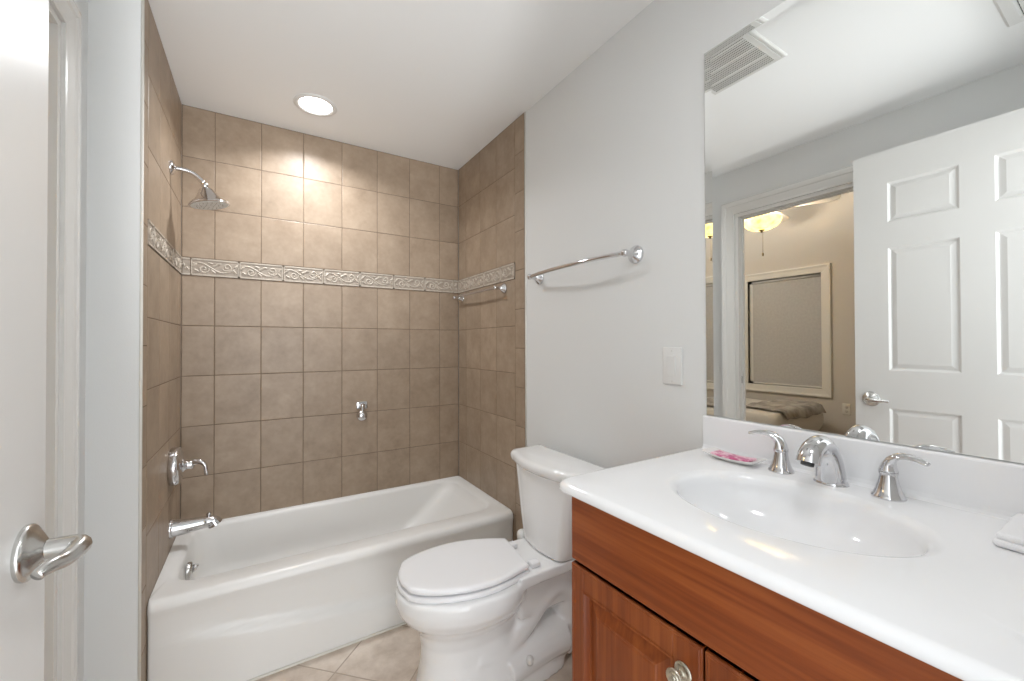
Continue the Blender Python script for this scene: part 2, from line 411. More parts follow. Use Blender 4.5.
bn_l = [(YRET, 1.889, max(0.004, 0.024+0.2075*k), min(ZC-0.002, 0.024+0.2075*(k+1))) for k in range(12)]
tile_face('wall_tile_left', lambda u, z, d: (XL+d, u, z), 0, yl, rows, bn_l, bed=(YRET, YB, 0.0, ZC))
yr = [1.8745 + P8*k for k in range(4)] + [YB-0.001]
bn_r = [(1.782, 1.8745, max(0.004, 0.004+0.2075*k), min(ZC-0.002, 0.004+0.2075*(k+1))) for k in range(12)]
tile_face('wall_tile_right', lambda u, z, d: (XR-d, u, z), 0, yr, rows, bn_r, bed=(1.782, YB, 0.0, ZC))

# --- accent strip of relief tiles with scrolled vines
def spiral(cx, cz, r0, turns, a0, sgn, n=22):
    return [(cx + r0*(1 - 0.86*k/n)*cos(a0 + sgn*2*PI*turns*k/n), cz + r0*(1 - 0.86*k/n)*sin(a0 + sgn*2*PI*turns*k/n)) for k in range(n+1)]
def strip_piece(b, to3, u0, u1, phase=0.0, full=0.2055):
    z0, z1 = ZB_+0.002, ZT_-0.002; a0, a1 = u0+0.0018, u1-0.0018
    def bx(p0, p1, q0, q1, d0, d1, mi):
        vs = [to3(p0, q0, d0), to3(p1, q0, d0), to3(p1, q1, d0), to3(p0, q1, d0), to3(p0, q0, d1), to3(p1, q0, d1), to3(p1, q1, d1), to3(p0, q1, d1)]
        b.add(vs, [(4, 5, 6, 7), (0, 1, 5, 4), (1, 2, 6, 5), (2, 3, 7, 6), (3, 0, 4, 7)], False, mi)
    bx(a0, a1, z0, z1, -0.002, 0.001, 0)
    w = 0.007
    bx(a0, a1, z0, z0+w, 0.0, 0.004, 1); bx(a0, a1, z1-w, z1, 0.0, 0.004, 1)
    if u1-u0 > 0.15:
        bx(a0, a0+0.004, z0, z1, 0.0, 0.004, 1); bx(a1-0.004, a1, z0, z1, 0.0, 0.004, 1)
    zc = (z0+z1)/2; h = (z1-z0)/2 - w
    def line(pts, r):
        pts = [p for p in pts if a0+0.004 < p[0] < a1-0.004]
        if len(pts) < 3: return
        m = len(pts)
        b.tube([to3(p[0], p[1], 0.001) for p in pts], [r*(0.55+0.45*sin(PI*(0.15+0.8*i/(m-1)))) for i in range(m)], 6, True, mi=1)
    o = u0 - phase
    line([(o + full*t, zc + 0.62*h*sin(2*PI*t*1.0 + 0.6)) for t in [k/40 for k in range(41)]], 0.0042)
    for fx, sg in ((0.26, -1), (0.74, 1)):
        line(spiral(o + full*fx, zc + sg*0.22*h, 0.62*h, 1.4, 0.4 + (PI if sg > 0 else 0), sg), 0.0044)
    for fx, fz, ang, ln in ((0.08, 0.3, 0.7, 0.024), (0.12, -0.5, -0.5, 0.022), (0.45, -0.5, 2.4, 0.026), (0.50, 0.35, 0.5, 0.026), (0.57, 0.6, 0.1, 0.02), (0.90, -0.35, -0.9, 0.024), (0.93, 0.4, 0.8, 0.02), (0.40, 0.62, 2.9, 0.02)):
        x, z = o + full*fx, zc + h*fz
        line([(x + ln*(t-0.5)*cos(ang), z + ln*(t-0.5)*sin(ang)) for t in [k/6 for k in range(7)]], 0.0058)
def strip(name, to3, cuts, first_phase):
    b = MB()
    for i in range(len(cuts)-1):
        strip_piece(b, to3, cuts[i], cuts[i+1], first_phase if i == 0 else 0.0)
    struct(b.build(name, [M['strip_back'], M['strip_relief']], autosmooth=40))
strip('trim_1', lambda u, z, d: (u, YB-d, z), [XL+0.003, -0.296, -0.092, 0.113, 0.319, 0.521, 0.725, 0.930, 1.135, XR-0.003], 0.16)
strip('trim_2', lambda u, z, d: (XL+d, u, z), [1.890, 1.970, 2.175, 2.381, 2.586, YB-0.002], 0.12)
strip('trim_3', lambda u, z, d: (XR-d, u, z), [1.8755, 2.029, 2.232, 2.437, YB-0.002], 0.05)

# --- casing round the opening, with its jamb and strike plates
def casing(name, prof, to3, y0, y1, zt, mat, closed_bottom=None, extra=None):
    b = MB()
    rings = []
    for d, h in prof:
        if closed_bottom is None:
            rings.append([to3(y0-d, 0.0, h), to3(y0-d, zt+d, h), to3(y1+d, zt+d, h), to3(y1+d, 0.0, h)])
        else:
            zb = closed_bottom
            rings.append([to3(y0-d, zb-d, h), to3(y0-d, zt+d, h), to3(y1+d, zt+d, h), to3(y1+d, zb-d, h)])
    b.loft(rings, closed_bottom is not None, False, False, False)
    if extra: extra(b)
    return struct(b.build(name, mat))
cprof = [(0.004, -0.002), (0.004, 0.010), (0.010, 0.012), (0.014, 0.010), (0.020, 0.0105), (0.055, 0.015), (0.062, 0.019), (0.080, 0.020), (0.090, 0.018), (0.095, 0.010), (0.095, -0.002)]
def jamb(b):
    x0, x1 = XLW-0.064, XLW+0.001
    b.box(x0, x1, OY1-0.018, OY1+0.004, 0, OZ+0.004); b.box(x0, x1, OY0-0.004, OY0+0.018, 0, OZ+0.004); b.box(x0-0.001, x1+0.0005, OY0-0.002, OY1+0.002, OZ-0.018, OZ+0.003)
    xs0, xs1 = XLW-0.058, XLW-0.040       # door stop
    b.box(xs0, xs1, OY1-0.029, OY1-0.012, 0, OZ-0.014); b.box(xs0, xs1, OY0+0.012, OY0+0.029, 0, OZ-0.014); b.box(xs0-0.0008, xs1+0.0008, OY0+0.016, OY1-0.016, OZ-0.030, OZ-0.012)
cas = casing('trim_4', cprof, lambda y, z, h: (XLW+h, y, z), OY0, OY1, OZ, M['trim'], None, jamb)
for zz, hh in ((1.02, 0.05),):
    b = MB(); b.box(XLW-0.038, XLW-0.028, OY1-0.0205, OY1-0.0178, zz-hh/2, zz+hh/2, 0.001)
    b.build('strike_plate', M['nickel'], cas)
casing('trim_5', cprof, lambda y, z, h: (XLW-0.062-h, y, z), OY0, OY1, OZ, M['bedtrim'])
# baseboard behind the toilet, caulk lines
def baseboard(name, pts2):
    b = MB(); b.loft(pts2, True, True, True, False); return struct(b.build(name, M['trim']))
bp_ = [(0, 0), (0.014, 0), (0.014, 0.085), (0.010, 0.098), (0.004, 0.105), (0, 0.105)]
baseboard('baseboard_right', [[(XRW-d, y, z) for d, z in bp_] for y in (0.80, 1.781)])
b = MB(); b.tube([(XL-0.004, YRET-0.001, 0.0), (XL-0.004, YRET-0.001, ZC)], 0.0045, 8)
struct(b.build('trim_6', M['caulk']))
b = MB(); b.tube([(XRW-0.002, 1.780, 0.0), (XRW-0.002, 1.780, ZC)], 0.004, 8)
struct(b.build('trim_7', M['caulk']))

# ------------------------------------------------------------------ six-panel door, swung open along the left wall
DX = -0.268; DY0, DY1, DZ0, DZ1 = 0.024, 0.878, 0.012, 2.215
def panel_door(name, x, thick, ys, zs, panels, mat, sgn=1):
    """face at x looking +x (sgn 1); ys, zs: cut lines; panels: set of (i, j) cells that are sunk"""
    b = MB(); bm = bmesh.new(); vv = {}
    for i, y in enumerate(ys):
        for j, z in enumerate(zs): vv[i, j] = bm.verts.new((x, y, z))
    pf = []
    for i in range(len(ys)-1):
        for j in range(len(zs)-1):
            f = bm.faces.new((vv[i, j], vv[i+1, j], vv[i+1, j+1], vv[i, j+1]))
            if (i, j) in panels: pf.append(f)
    bm.normal_update()
    for th, dp in ((0.004, -0.002), (0.010, -0.007), (0.006, 0.0), (0.024, 0.0055), (0.002, 0.0)):
        bmesh.ops.inset_individual(bm, faces=pf, thickness=th, depth=dp)
    b.bm(bm)
    y0, y1, z0, z1 = ys[0], ys[-1], zs[0], zs[-1]
    b.add([(x, y0, z0), (x, y1, z0), (x, y1, z1), (x, y0, z1), (x-thick, y0, z0), (x-thick, y1, z0), (x-thick, y1, z1), (x-thick, y0, z1)],
          [(0, 1, 5, 4), (1, 2, 6, 5), (2, 3, 7, 6), (3, 0, 4, 7), (4, 5, 6, 7)], False)
    o = b.build(name, mat, recalc=False)
    me = o.data; q = bmesh.new(); q.from_mesh(me); bmesh.ops.remove_doubles(q, verts=q.verts[:], dist=1e-5)
    bmesh.ops.recalc_face_normals(q, faces=q.faces[:]); q.to_mesh(me); q.free()
    return o
ys = [DY0, 0.158, 0.400, 0.502, 0.745, DY1]; zs = [DZ0, 0.25, 0.955, 1.137, 1.735, 1.860, 2.055, DZ1]
door = struct(panel_door('door_1', DX, 0.035, ys, zs, {(i, j) for i in (1, 3) for j in (1, 3, 5)}, M['door']))
# door furniture: rose, stem, wave lever
RY, RZ = 0.814, 0.992
hb = MB()
hb.lathe((DX, RY, RZ), (1, 0, 0), [(0.0, 0.036), (0.003, 0.037), (0.006, 0.0365), (0.009, 0.033), (0.0095, 0.031), (0.013, 0.027), (0.018, 0.019), (0.021, 0.0145), (0.022, 0.013)], 36)
handle = hb.build('door_handle', M['nickel'], door, autosmooth=50)
lb = MB()
pts = catmull([(DX+0.020, RY, RZ), (DX+0.036, RY, RZ), (DX+0.049, RY-0.001, RZ), (DX+0.056, RY-0.008, RZ), (DX+0.056, RY-0.022, RZ-0.001), (DX+0.050, RY-0.040, RZ-0.004), (DX+0.044, RY-0.056, RZ-0.002), (DX+0.039, RY-0.068, RZ-0.002), (DX+0.036, RY-0.076, RZ-0.005)], 5)
m_ = len(pts); rr = []
for i in range(m_):
    t = i/(m_-1)
    rr.append((0.0130 - 0.0065*max(0, t-0.30)/0.70, 0.0130 - 0.0060*max(0, t-0.30)/0.70))
lb.tube(pts, rr, 14)
lb.build('lever', M['nickel'], handle)
b = MB(); b.box(DX-0.030, DX-0.006, DY1-0.001, DY1+0.0015, RZ-0.03, RZ+0.03, 0.0005); b.build('latch_plate', M['nickel'], door)
for zz in (0.25, 1.1, 1.95):
    b = MB(); b.tube([(DX-0.002, DY0-0.006, zz-0.045), (DX-0.002, DY0-0.006, zz+0.045)], 0.006, 10); b.build('hinge', M['nickel'], door)

# ------------------------------------------------------------------ bathtub
TY0, TY1, TZ = 1.885, YB-0.002, 0.368
tub = thing('bathtub', 'white alcove bathtub between the tan tiled walls', 'bathtub', (0.42, 2.24, 0))
def tring(x0, x1, y0, y1, r, z): return rrect(x0, x1, y0, y1, r, z, 24, 8)
X0t, X1t = XL+0.0015, XR-0.0015
def apron_ring(z, y, r=0.012):
    R = tring(X0t, X1t, y, TY1, r, z); out = []
    for p in R:
        x, yy = p[0], p[1]
        if yy < y + 0.10:
            zc_ = 0.196 - 0.150*(x - 0.0)
            d = zc_ - z
            k = 0.0 if d < 0 else min(0.045, 0.020*min(1, d/0.012) + 0.11*max(0, d - 0.012))
            k *= min(1.0, max(0.0, (x - XL - 0.02)/0.22))
            yy = yy - k*(1 - (yy-y)/0.10)
        out.append((x, yy, p[2]))
    return out
rings = [apron_ring(z, TY0+0.010) for z in (0.001, 0.02, 0.04, 0.06, 0.08, 0.095, 0.11, 0.125, 0.14, 0.155, 0.17, 0.185, 0.20, 0.215, 0.23, 0.25, 0.29)]
rings += [tring(X0t, X1t, TY0+0.006, TY1, 0.012, 0.318)]
for k in range(1, 9):
    a = PI/2*k/8; rings.append(tring(X0t, X1t, TY0 + 0.030*(1-sin(a)) + 0.002*(1-k/8), TY1, 0.014, TZ-0.032 + 0.032*(1-cos(a)) if False else TZ-0.032+0.032*sin(a) if False else TZ - 0.034*(1-sin(a)) ))
# the arc above is (cos, sin) swapped so that the nose rounds over towards the rim
rings = rings[:18]
for k in range(0, 9):
    a = PI/2*k/8; rings.append(tring(X0t, X1t, TY0 + 0.034*(1-cos(a)), TY1, 0.014, TZ - 0.034*(1-sin(a))))
IX0, IX1, IY0, IY1 = -0.272, 1.105, 2.022, 2.572
for k in range(0, 7):
    a = PI/2*k/6; d = 0.022*sin(a)
    rings.append(tring(IX0-0.022+d, IX1+0.022-d, IY0-0.022+d, IY1+0.014-d*0.64, 0.085, TZ+0.002*(k == 0) - 0.022*(1-cos(a)) - 0.003))
for t in [0.12, 0.25, 0.4, 0.55, 0.7, 0.82, 0.9, 0.96, 1.0]:
    z = (TZ-0.025) + (0.085-(TZ-0.025))*t
    e = max(0, (t-0.7)/0.3); s_ = 0.06*e*e
    rings.append(tring(IX0 + 0.030*t + s_, IX1 - 0.26*t - 0.06*t*t - s_, IY0 + 0.035*t + s_, IY1 - 0.035*t - s_, 0.09 + 0.03*t, z))
rings.append(tring(-0.05, 0.50, 2.22, 2.36, 0.06, 0.078))
b = MB(); b.loft(rings, True, False, True, True)
b.build('shell', M['tub'], tub, autosmooth=60)
b = MB(); b.lathe((-0.266, 2.255, 0.290), (1, 0, -0.12), [(0.0, 0.040), (0.012, 0.041), (0.018, 0.037), (0.021, 0.026), (0.022, 0.010)], 28)
ov = b.build('overflow_plate', M['nickel'], tub, autosmooth=50)
b = MB(); b.tube([(-0.248, 2.255, 0.290), (-0.236, 2.255, 0.298), (-0.232, 2.255, 0.314)], [0.008, 0.008, 0.011], 10); b.build('trip_lever', M['chrome'], ov)
b = MB(); b.lathe((0.0, 2.29, 0.079), (0, 0, 1), [(0, 0.034), (0.003, 0.033), (0.0045, 0.026), (0.002, 0.018)], 24); b.build('drain', M['chrome'], tub)
# caulk bead where the tub meets the floor
def apron_y(x, z=0.0):
    zc_ = 0.196 - 0.150*x; d = zc_ - z
    k = 0.0 if d < 0 else min(0.045, 0.020*min(1, d/0.012) + 0.11*max(0, d-0.012))
    k *= min(1.0, max(0.0, (x - XL - 0.02)/0.22))
    return TY0 + 0.010 - k
b = MB(); b.tube([(x, apron_y(x)-0.003, 0.002) for x in [XL+0.012 + (XR-XL-0.024)*k/30 for k in range(31)]], 0.006, 8)
struct(b.build('trim_8', M['caulk']))

# ------------------------------------------------------------------ tub and shower fittings on the left alcove wall
VY, VZ = 2.345, 0.732
va = thing('shower_valve', 'round chrome mixer valve with a lever on the left tiled wall', 'faucet', (XL, VY, VZ))
b = MB(); b.lathe((XL, VY, VZ), (1, 0, 0), [(0, 0.080), (0.004, 0.0835), (0.024, 0.0825), (0.034, 0.078), (0.039, 0.066), (0.042, 0.048), (0.044, 0.030), (0.045, 0.018)], 44)
b.build('escutcheon', M['chrome'], va, autosmooth=50)
b = MB(); b.lathe((XL+0.040, VY, VZ), (1, 0, 0), [(0, 0.030), (0.005, 0.030), (0.012, 0.023), (0.022, 0.018), (0.034, 0.021), (0.040, 0.018), (0.045, 0.010)], 28)
hub = b.build('handle', M['chrome'], va, autosmooth=50)
b = MB(); pts = catmull([(XL+0.066, VY, VZ+0.004), (XL+0.085, VY-0.005, VZ+0.010), (XL+0.105, VY-0.010, VZ+0.010), (XL+0.122, VY-0.014, VZ-0.004), (XL+0.128, VY-0.016, VZ-0.030), (XL+0.129, VY-0.017, VZ-0.050)], 5)
b.tube(pts, [(0.013-0.006*i/(len(pts)-1)) for i in range(len(pts))], 12); b.build('lever', M['chrome'], hub)

SY, SZ = 2.345, 0.458
sp = thing('tub_spout', 'chrome tub spout with a diverter knob over the bathtub rim', 'faucet', (XL, SY, SZ))
b = MB()
pp = catmull([(XL, SY, SZ), (XL+0.03, SY, SZ), (XL+0.07, SY, SZ+0.001), (XL+0.11, SY, SZ+0.003), (XL+0.135, SY, SZ+0.003), (XL+0.155, SY, SZ-0.003), (XL+0.163, SY, SZ-0.014)], 5)
ra = [0.038 - 0.012*min(1, i/(len(pp)-1)/0.55) + (0.004*max(0, (i/(len(pp)-1)-0.72)/0.28)) for i in range(len(pp))]
b.tube(pp, ra, 24); b.lathe((XL, SY, SZ), (1, 0, 0), [(0, 0.042), (0.005, 0.042), (0.010, 0.039)], 28)
b.build('spout', M['chrome'], sp, autosmooth=50)
b = MB(); b.lathe((XL+0.138, SY, SZ+0.020), (0, 0, 1), [(0, 0.006), (0.010, 0.005), (0.013, 0.009), (0.019, 0.010), (0.024, 0.006)], 16)
b.build('diverter_knob', M['chrome'], sp)

HY, HZ = 2.305, 2.048
sh = thing('wall_shower', 'chrome bell shower head on a curved arm from the left tiled wall', 'shower', (XL, HY, HZ))
b = MB(); b.lathe((XL, HY, HZ), (1, 0, 0), [(0, 0.031), (0.004, 0.032), (0.010, 0.028), (0.016, 0.018), (0.019, 0.012)], 28); b.build('flange', M['chrome'], sh, autosmooth=50)
b = MB(); arm = bezier((XL+0.01, HY, HZ), (XL+0.07, HY+0.004, HZ+0.002), (XL+0.085, HY+0.008, HZ-0.004), (XL+0.120, HY+0.012, HZ-0.046), 14)
b.tube(arm, 0.0095, 14); b.build('arm', M['chrome'], sh)
hd = Vector((0.20, 0.02, -0.98)).normalized(); o0 = Vector(arm[-1]) - hd*0.004
b = MB(); b.lathe(o0, hd, [(0, 0.013), (0.006, 0.0155), (0.014, 0.0155), (0.020, 0.013), (0.028, 0.026), (0.050, 0.037), (0.070, 0.052), (0.084, 0.068), (0.092, 0.079), (0.097, 0.080), (0.100, 0.075), (0.099, 0.071)], 36)
b.build('bell', M['chrome'], sh, autosmooth=50)
b = MB(); b.lathe(o0 + hd*0.098, hd, [(0, 0.072), (0.002, 0.071), (0.003, 0.03)], 36); b.build('spray_face', M['vent'], sh, autosmooth=40)
b = MB()
for rr_, n_ in ((0.018, 6), (0.034, 12), (0.050, 18)):
    e1 = hd.orthogonal().normalized(); e2 = hd.cross(e1)
    for k in range(n_):
        p = o0 + hd*0.1005 + e1*rr_*cos(2*PI*k/n_) + e2*rr_*sin(2*PI*k/n_)
        b.lathe(p, hd, [(0, 0.0022), (0.0025, 0.0014)], 6)
b.build('nozzles', M['nickel'], sh)

# robe hook low on the back wall
RHX, RHZ = 0.530, 0.880
rh = thing('robe_hook', 'small chrome hook on the tan tiled back wall over the bathtub', 'hook', (RHX, YB, RHZ))
b = MB(); b.box(RHX-0.030, RHX+0.034, YB-0.008, YB+0.0005, RHZ+0.000, RHZ+0.045, 0.004, 3, True); b.build('back_plate', M['chrome'], rh, autosmooth=40)
b = MB(); pts = catmull([(RHX+0.004, YB-0.004, RHZ+0.024), (RHX+0.002, YB-0.025, RHZ+0.018), (RHX-0.002, YB-0.040, RHZ-0.004), (RHX-0.006, YB-0.046, RHZ-0.032)], 5)
b.tube(pts, [0.014]*6 + [0.012]*(len(pts)-6), 14)
b.lathe((RHX-0.006, YB-0.030, RHZ-0.034), (0, -1, 0), [(0, 0.012), (0.008, 0.026), (0.018, 0.032), (0.028, 0.028), (0.034, 0.014), (0.036, 0.004)], 24)
b.build('hook', M['chrome'], rh)

# towel bars
def towel_bar(label, y0, y1, z, xw, proj, bow, rose_r, bar_r):
    t = thing('towel_bar', label, 'towel bar', (xw, (y0+y1)/2, z))
    for y in (y0, y1):
        b = MB(); b.lathe((xw, y, z), (-1, 0, 0), [(0, rose_r), (0.005, rose_r*1.02), (0.010, rose_r*0.96), (0.013, rose_r*0.80), (0.018, rose_r*0.72), (0.024, rose_r*0.50), (0.036, rose_r*0.36), (0.050, rose_r*0.34), (0.058, rose_r*0.42), (0.066, rose_r*0.40), (0.072, rose_r*0.2)], 28)
        b.build('post', M['chrome'], t, autosmooth=50)
    n = 24; b = MB()
    pts = [(xw - proj - bow*(1 - (2*k/n-1)**2), y0 + (y1-y0)*k/n, z) for k in range(n+1)]
    b.tube(pts, bar_r, 14); b.build('bar', M['chrome'], t)
    return t
towel_bar('long chrome towel bar on the painted grey wall over the toilet', 1.045, 1.655, 1.598, XRW, 0.058, 0.030, 0.033, 0.0085)
towel_bar('short chrome towel bar on the tiled wall under the accent strip', 1.986, 2.545, 1.584, XR, 0.055, 0.004, 0.028, 0.0075)

# light switch
sw = thing('light_switch', 'white rocker light switch on the grey wall left of the mirror', 'switch', (XRW, 0.892, 1.196))
b = MB(); b.box(XRW-0.006, XRW+0.001, 0.892-0.037, 0.892+0.037, 1.196-0.062, 1.196+0.062, 0.003, 3, True); b.build('plate', M['plastic'], sw, autosmooth=40)
b = MB()
b.add([(XRW-0.005, 0.8755, 1.162), (XRW-0.005, 0.9085, 1.162), (XRW-0.005, 0.9085, 1.230), (XRW-0.005, 0.8755, 1.230),
       (XRW-0.0075, 0.8765, 1.163), (XRW-0.0075, 0.9075, 1.163), (XRW-0.0115, 0.9075, 1.229), (XRW-0.0115, 0.8765, 1.229)],
      [(4, 5, 6, 7), (0, 1, 5, 4), (1, 2, 6, 5), (2, 3, 7, 6), (3, 0, 4, 7)], False); b.build('rocker', M['plastic'], sw)
for zz in (1.145, 1.247):
    b = MB(); b.lathe((XRW-0.0055, 0.892, zz), (-1, 0, 0), [(0, 0.0032), (0.001, 0.003), (0.0014, 0.001)], 10); b.build('screw', M['vent'], sw)

# ------------------------------------------------------------------ mirror with bevelled edges
MY1, MY0, MZ0, MZ1 = 0.764, 0.03, 1.052, 2.168
mi = thing('wall_mirror', 'large frameless mirror standing on the backsplash behind the sink', 'mirror', (XRW, 0.4, MZ0))
BW = 0.022; TH = math.tan(math.radians(4.0))*BW
b = MB()
fx = XR; ex = XR - TH
iy1, iz1 = MY1-BW, MZ1-BW
b.add([(fx, MY0, MZ0), (fx, iy1, MZ0), (fx, iy1, iz1), (fx, MY0, iz1)], [(0, 3, 2, 1)], False)
b.build('glass', M['mirror'], mi, recalc=False)
b = MB()
b.add([(fx, iy1, MZ0), (ex, MY1, MZ0), (ex, MY1, MZ1), (fx, iy1, iz1), (ex, MY0, MZ1), (fx, MY0, iz1)], [(0, 3, 2, 1), (3, 5, 4, 2)], False)
b.build('bevel', M['mirror'], mi, recalc=False)
b = MB()
b.add([(ex, MY1, MZ0), (XRW, MY1, MZ0), (XRW, MY1, MZ1), (ex, MY1, MZ1), (ex, MY0, MZ1), (XRW, MY0, MZ1)], [(0, 1, 2, 3), (3, 2, 5, 4)], False)
b.build('edge', M['glass_edge'], mi)

# ------------------------------------------------------------------ vanity cabinet
CX = 0.635; CY0, CY1 = 0.085, 0.765; CZ1 = 0.923
cab = thing('vanity_cabinet', 'cherry wood vanity cabinet under the white sink counter', 'cabinet', (0.9, 0.42, 0))
b = MB()
for q in ((CX+0.020, XRW-0.002, CY0+0.002, CY0+0.018, 0.10, CZ1-0.001), (CX+0.020, XRW-0.002, CY1-0.016, CY1, 0.10, CZ1-0.001), (CX+0.020, XRW-0.002, CY0+0.018, CY1-0.016, 0.10, 0.118), (XRW-0.010, XRW-0.002, CY0+0.018, CY1-0.016, 0.118, CZ1-0.001), (CX+0.020, CX+0.036, CY0+0.018, CY1-0.016, 0.70, 0.78)): b.box(*q)
b.box(CX+0.075, XRW-0.002, CY0+0.004, CY1-0.004, 0.0, 0.10)
b.build('body', M['wood_z'], cab)
b = MB(); b.box(CX, CX+0.0195, CY0, CY1, 0.761, CZ1-0.001, 0.003, 2); b.build('apron_panel', M['wood_y'], cab)
def cab_door(y0, y1, z0, z1, s0, s1):
    """s0: width of the stile at y0, s1: at y1"""
    b = MB(); st = 0.052
    for (a0, a1, c0, c1) in ((y0, y0+s0, z0, z1), (y1-s1, y1, z0, z1), (y0+s0, y1-s1, z0, z0+st), (y0+s0, y1-s1, z1-st, z1)):
        b.box(CX, CX+0.0195, a0, a1, c0, c1, 0.0012, 1)
    def rect(d, x): return [(x, y0+d, z0+d), (x, y1-d, z0+d), (x, y1-d, z1-d), (x, y0+d, z1-d)]
    def rin(d, x): return [(x, y0+s0+d, z0+st+d), (x, y1-s1-d, z0+st+d), (x, y1-s1-d, z1-st-d), (x, y0+s0+d, z1-st-d)]
    d_ = b.build('door', M['wood_z'], cab)
    b = MB(); b.loft([rect(0.0, CX+0.0190), rect(0.0, CX+0.006), rect(0.002, CX+0.0015), rect(0.006, CX-0.001), rect(0.009, CX-0.001), rect(0.0095, CX+0.0005)], True, False, False, False)
    b.build('edge_bead', M['wood_z'], d_)
    b = MB(); b.loft([rin(-0.002, CX-0.001), rin(0.003, CX-0.0015), rin(0.006, CX+0.004), rin(0.009, CX+0.0110), rin(0.014, CX+0.0120), rin(0.038, CX+0.0050), rin(0.041, CX+0.0025), rin(0.046, CX+0.002)], True, False, True, False)
    b.build('raised_panel', M['wood_y'] if False else M['wood_z'], d_)
    return d_
dl = cab_door(0.4305, CY1, 0.115, 0.752, 0.058, 0.040)
dr = cab_door(CY0, 0.4255, 0.115, 0.752, 0.040, 0.058)
def knob(y, z, parent):
    b = MB(); b.lathe((CX-0.0005, y, z), (-1, 0, 0), [(0, 0.0165), (0.002, 0.017), (0.0035, 0.0155), (0.004, 0.0135), (0.0055, 0.0135), (0.006, 0.009), (0.009, 0.0055), (0.016, 0.0055), (0.020, 0.009), (0.023, 0.0145), (0.026, 0.0158), (0.028, 0.0150), (0.0285, 0.0120), (0.0278, 0.0105), (0.0292, 0.0090), (0.0292, 0.0060), (0.0285, 0.0045), (0.030, 0.003)], 28)
    b.build('knob', M['pewter'], parent, autosmooth=40)
knob(0.466, 0.690, dl); knob(0.392, 0.690, dr)

# ------------------------------------------------------------------ counter with moulded oval basin and backsplash
VT = 0.950; VB = 0.924
top = thing('sink_counter', 'white moulded counter with an oval sink basin and backsplash', 'counter', (0.9, 0.42, VB))
KX0, KX1, KY0, KY1 = 0.596, XRW-0.0005, 0.03, 0.786
BXc, BYc, BRx, BRy = 0.893, 0.424, 0.168, 0.219
def kring(d, z, r=0.036): return rrect(KX0+d, KX1, KY0, KY1-d, r, z, 24, 8)
base = kring(0.02, VT)
ang = [math.atan2((p[1]-BYc)/BRy, (p[0]-BXc)/BRx) for p in base]
def ering(s, z, dx=0.0, sy=1.0): return [(BXc + dx + BRx*s*cos(a), BYc + BRy*s*sy*sin(a), z) for a in ang]
rings = [kring(0.05, VB+0.001), kring(0.012, VB+0.001), kring(0.006, VB+0.002), kring(0.0015, VB+0.005), kring(0.0, VB+0.009)]
for k in range(1, 6):
    a = PI/2*k/5; rings.append(kring(0.014*(1-cos(a)), VT-0.015+0.015*sin(a)))
rings.append([( (p[0]*0.5 + q[0]*0.5), (p[1]*0.5+q[1]*0.5), VT) for p, q in zip(kring(0.02, VT), ering(1.06, VT))])
rings += [ering(1.06, VT), ering(1.04, VT-0.0006), ering(1.01, VT-0.0028), ering(0.98, VT-0.0070), ering(0.955, VT-0.0125)]
for t in (0.12, 0.25, 0.4, 0.55, 0.7, 0.85, 0.95, 1.0):
    s_ = 0.945*math.sqrt(max(0.0, 1 - t**2.2)) if t < 1 else 0.14
    s_ = max(s_, 0.14)
    rings.append(ering(s_, VT - 0.0125 - 0.1155*t, 0.015*t))
b = MB(); b.loft(rings, True, False, True, True)
b.build('slab', M['marble'], top, autosmooth=70)
b = MB()
b.loft([[(KX1-d, y, z) for d, z in ((0, VT-0.002), (0.036, VT-0.002), (0.030, VT+0.0015), (0.025, VT+0.006), (0.023, VT+0.014), (0.023, 1.046), (0.0215, 1.049), (0.018, 1.0505), (0, 1.0505))] for y in (KY0, 0.768)], True, True, True, False)
b.build('backsplash', M['marble'], top)
b = MB(); b.lathe((BXc+0.015, BYc, VT-0.129), (0, 0, 1), [(0, 0.024), (0.004, 0.0235), (0.005, 0.018), (0.003, 0.012), (0.004, 0.003)], 24); b.build('drain', M['chrome'], top)

# ------------------------------------------------------------------ widespread faucet
FX = 1.112; FYc = 0.423
fa = thing('sink_faucet', 'chrome widespread faucet with two lever handles behind the sink', 'faucet', (FX, BYc, VT))
b = MB()      # spout: broad ribbon that rises and arches over the bowl
pth = catmull([(FX+0.004, FYc, VT), (FX+0.002, FYc, VT+0.030), (FX-0.006, FYc, VT+0.060), (FX-0.022, FYc, VT+0.084), (FX-0.048, FYc, VT+0.096), (FX-0.076, FYc, VT+0.092), (FX-0.097, FYc, VT+0.078), (FX-0.106, FYc, VT+0.062)], 6)
m_ = len(pth); rad = []
for i in range(m_):
    t = i/(m_-1)
    wdt = 0.031 - 0.010*min(1, t/0.5) + 0.002*max(0, (t-0.6)/0.4)
    thk = 0.026 - 0.007*min(1, t/0.60) - 0.002*max(0, (t-0.7)/0.3)
    rad.append((wdt, thk))
b.tube(pth, rad, 24, upv=(1, 0, 0)); b.lathe((FX+0.006, FYc, VT-0.0005), (0, 0, 1), [(0, 0.034), (0.003, 0.0345), (0.006, 0.032), (0.010, 0.029)], 32, sq=(0.85, 1.0))
spo = b.build('spout', M['chrome'], fa, autosmooth=60)
b = MB(); b.lathe(pth[-1] + Vector((0.001, 0, 0.003)), (-0.40, 0, -0.92), [(0, 0.0125), (0.008, 0.012), (0.0085, 0.009)], 20); b.build('aerator', M['rubber'], spo)
b = MB(); b.tube([(FX+0.032, FYc, VT), (FX+0.032, FYc, VT+0.060)], 0.003, 8); b.lathe((FX+0.032, FYc, VT+0.058), (0, 0, 1), [(0, 0.003), (0.004, 0.006), (0.010, 0.006), (0.013, 0.002)], 12)
b.build('lift_rod', M['chrome'], fa)
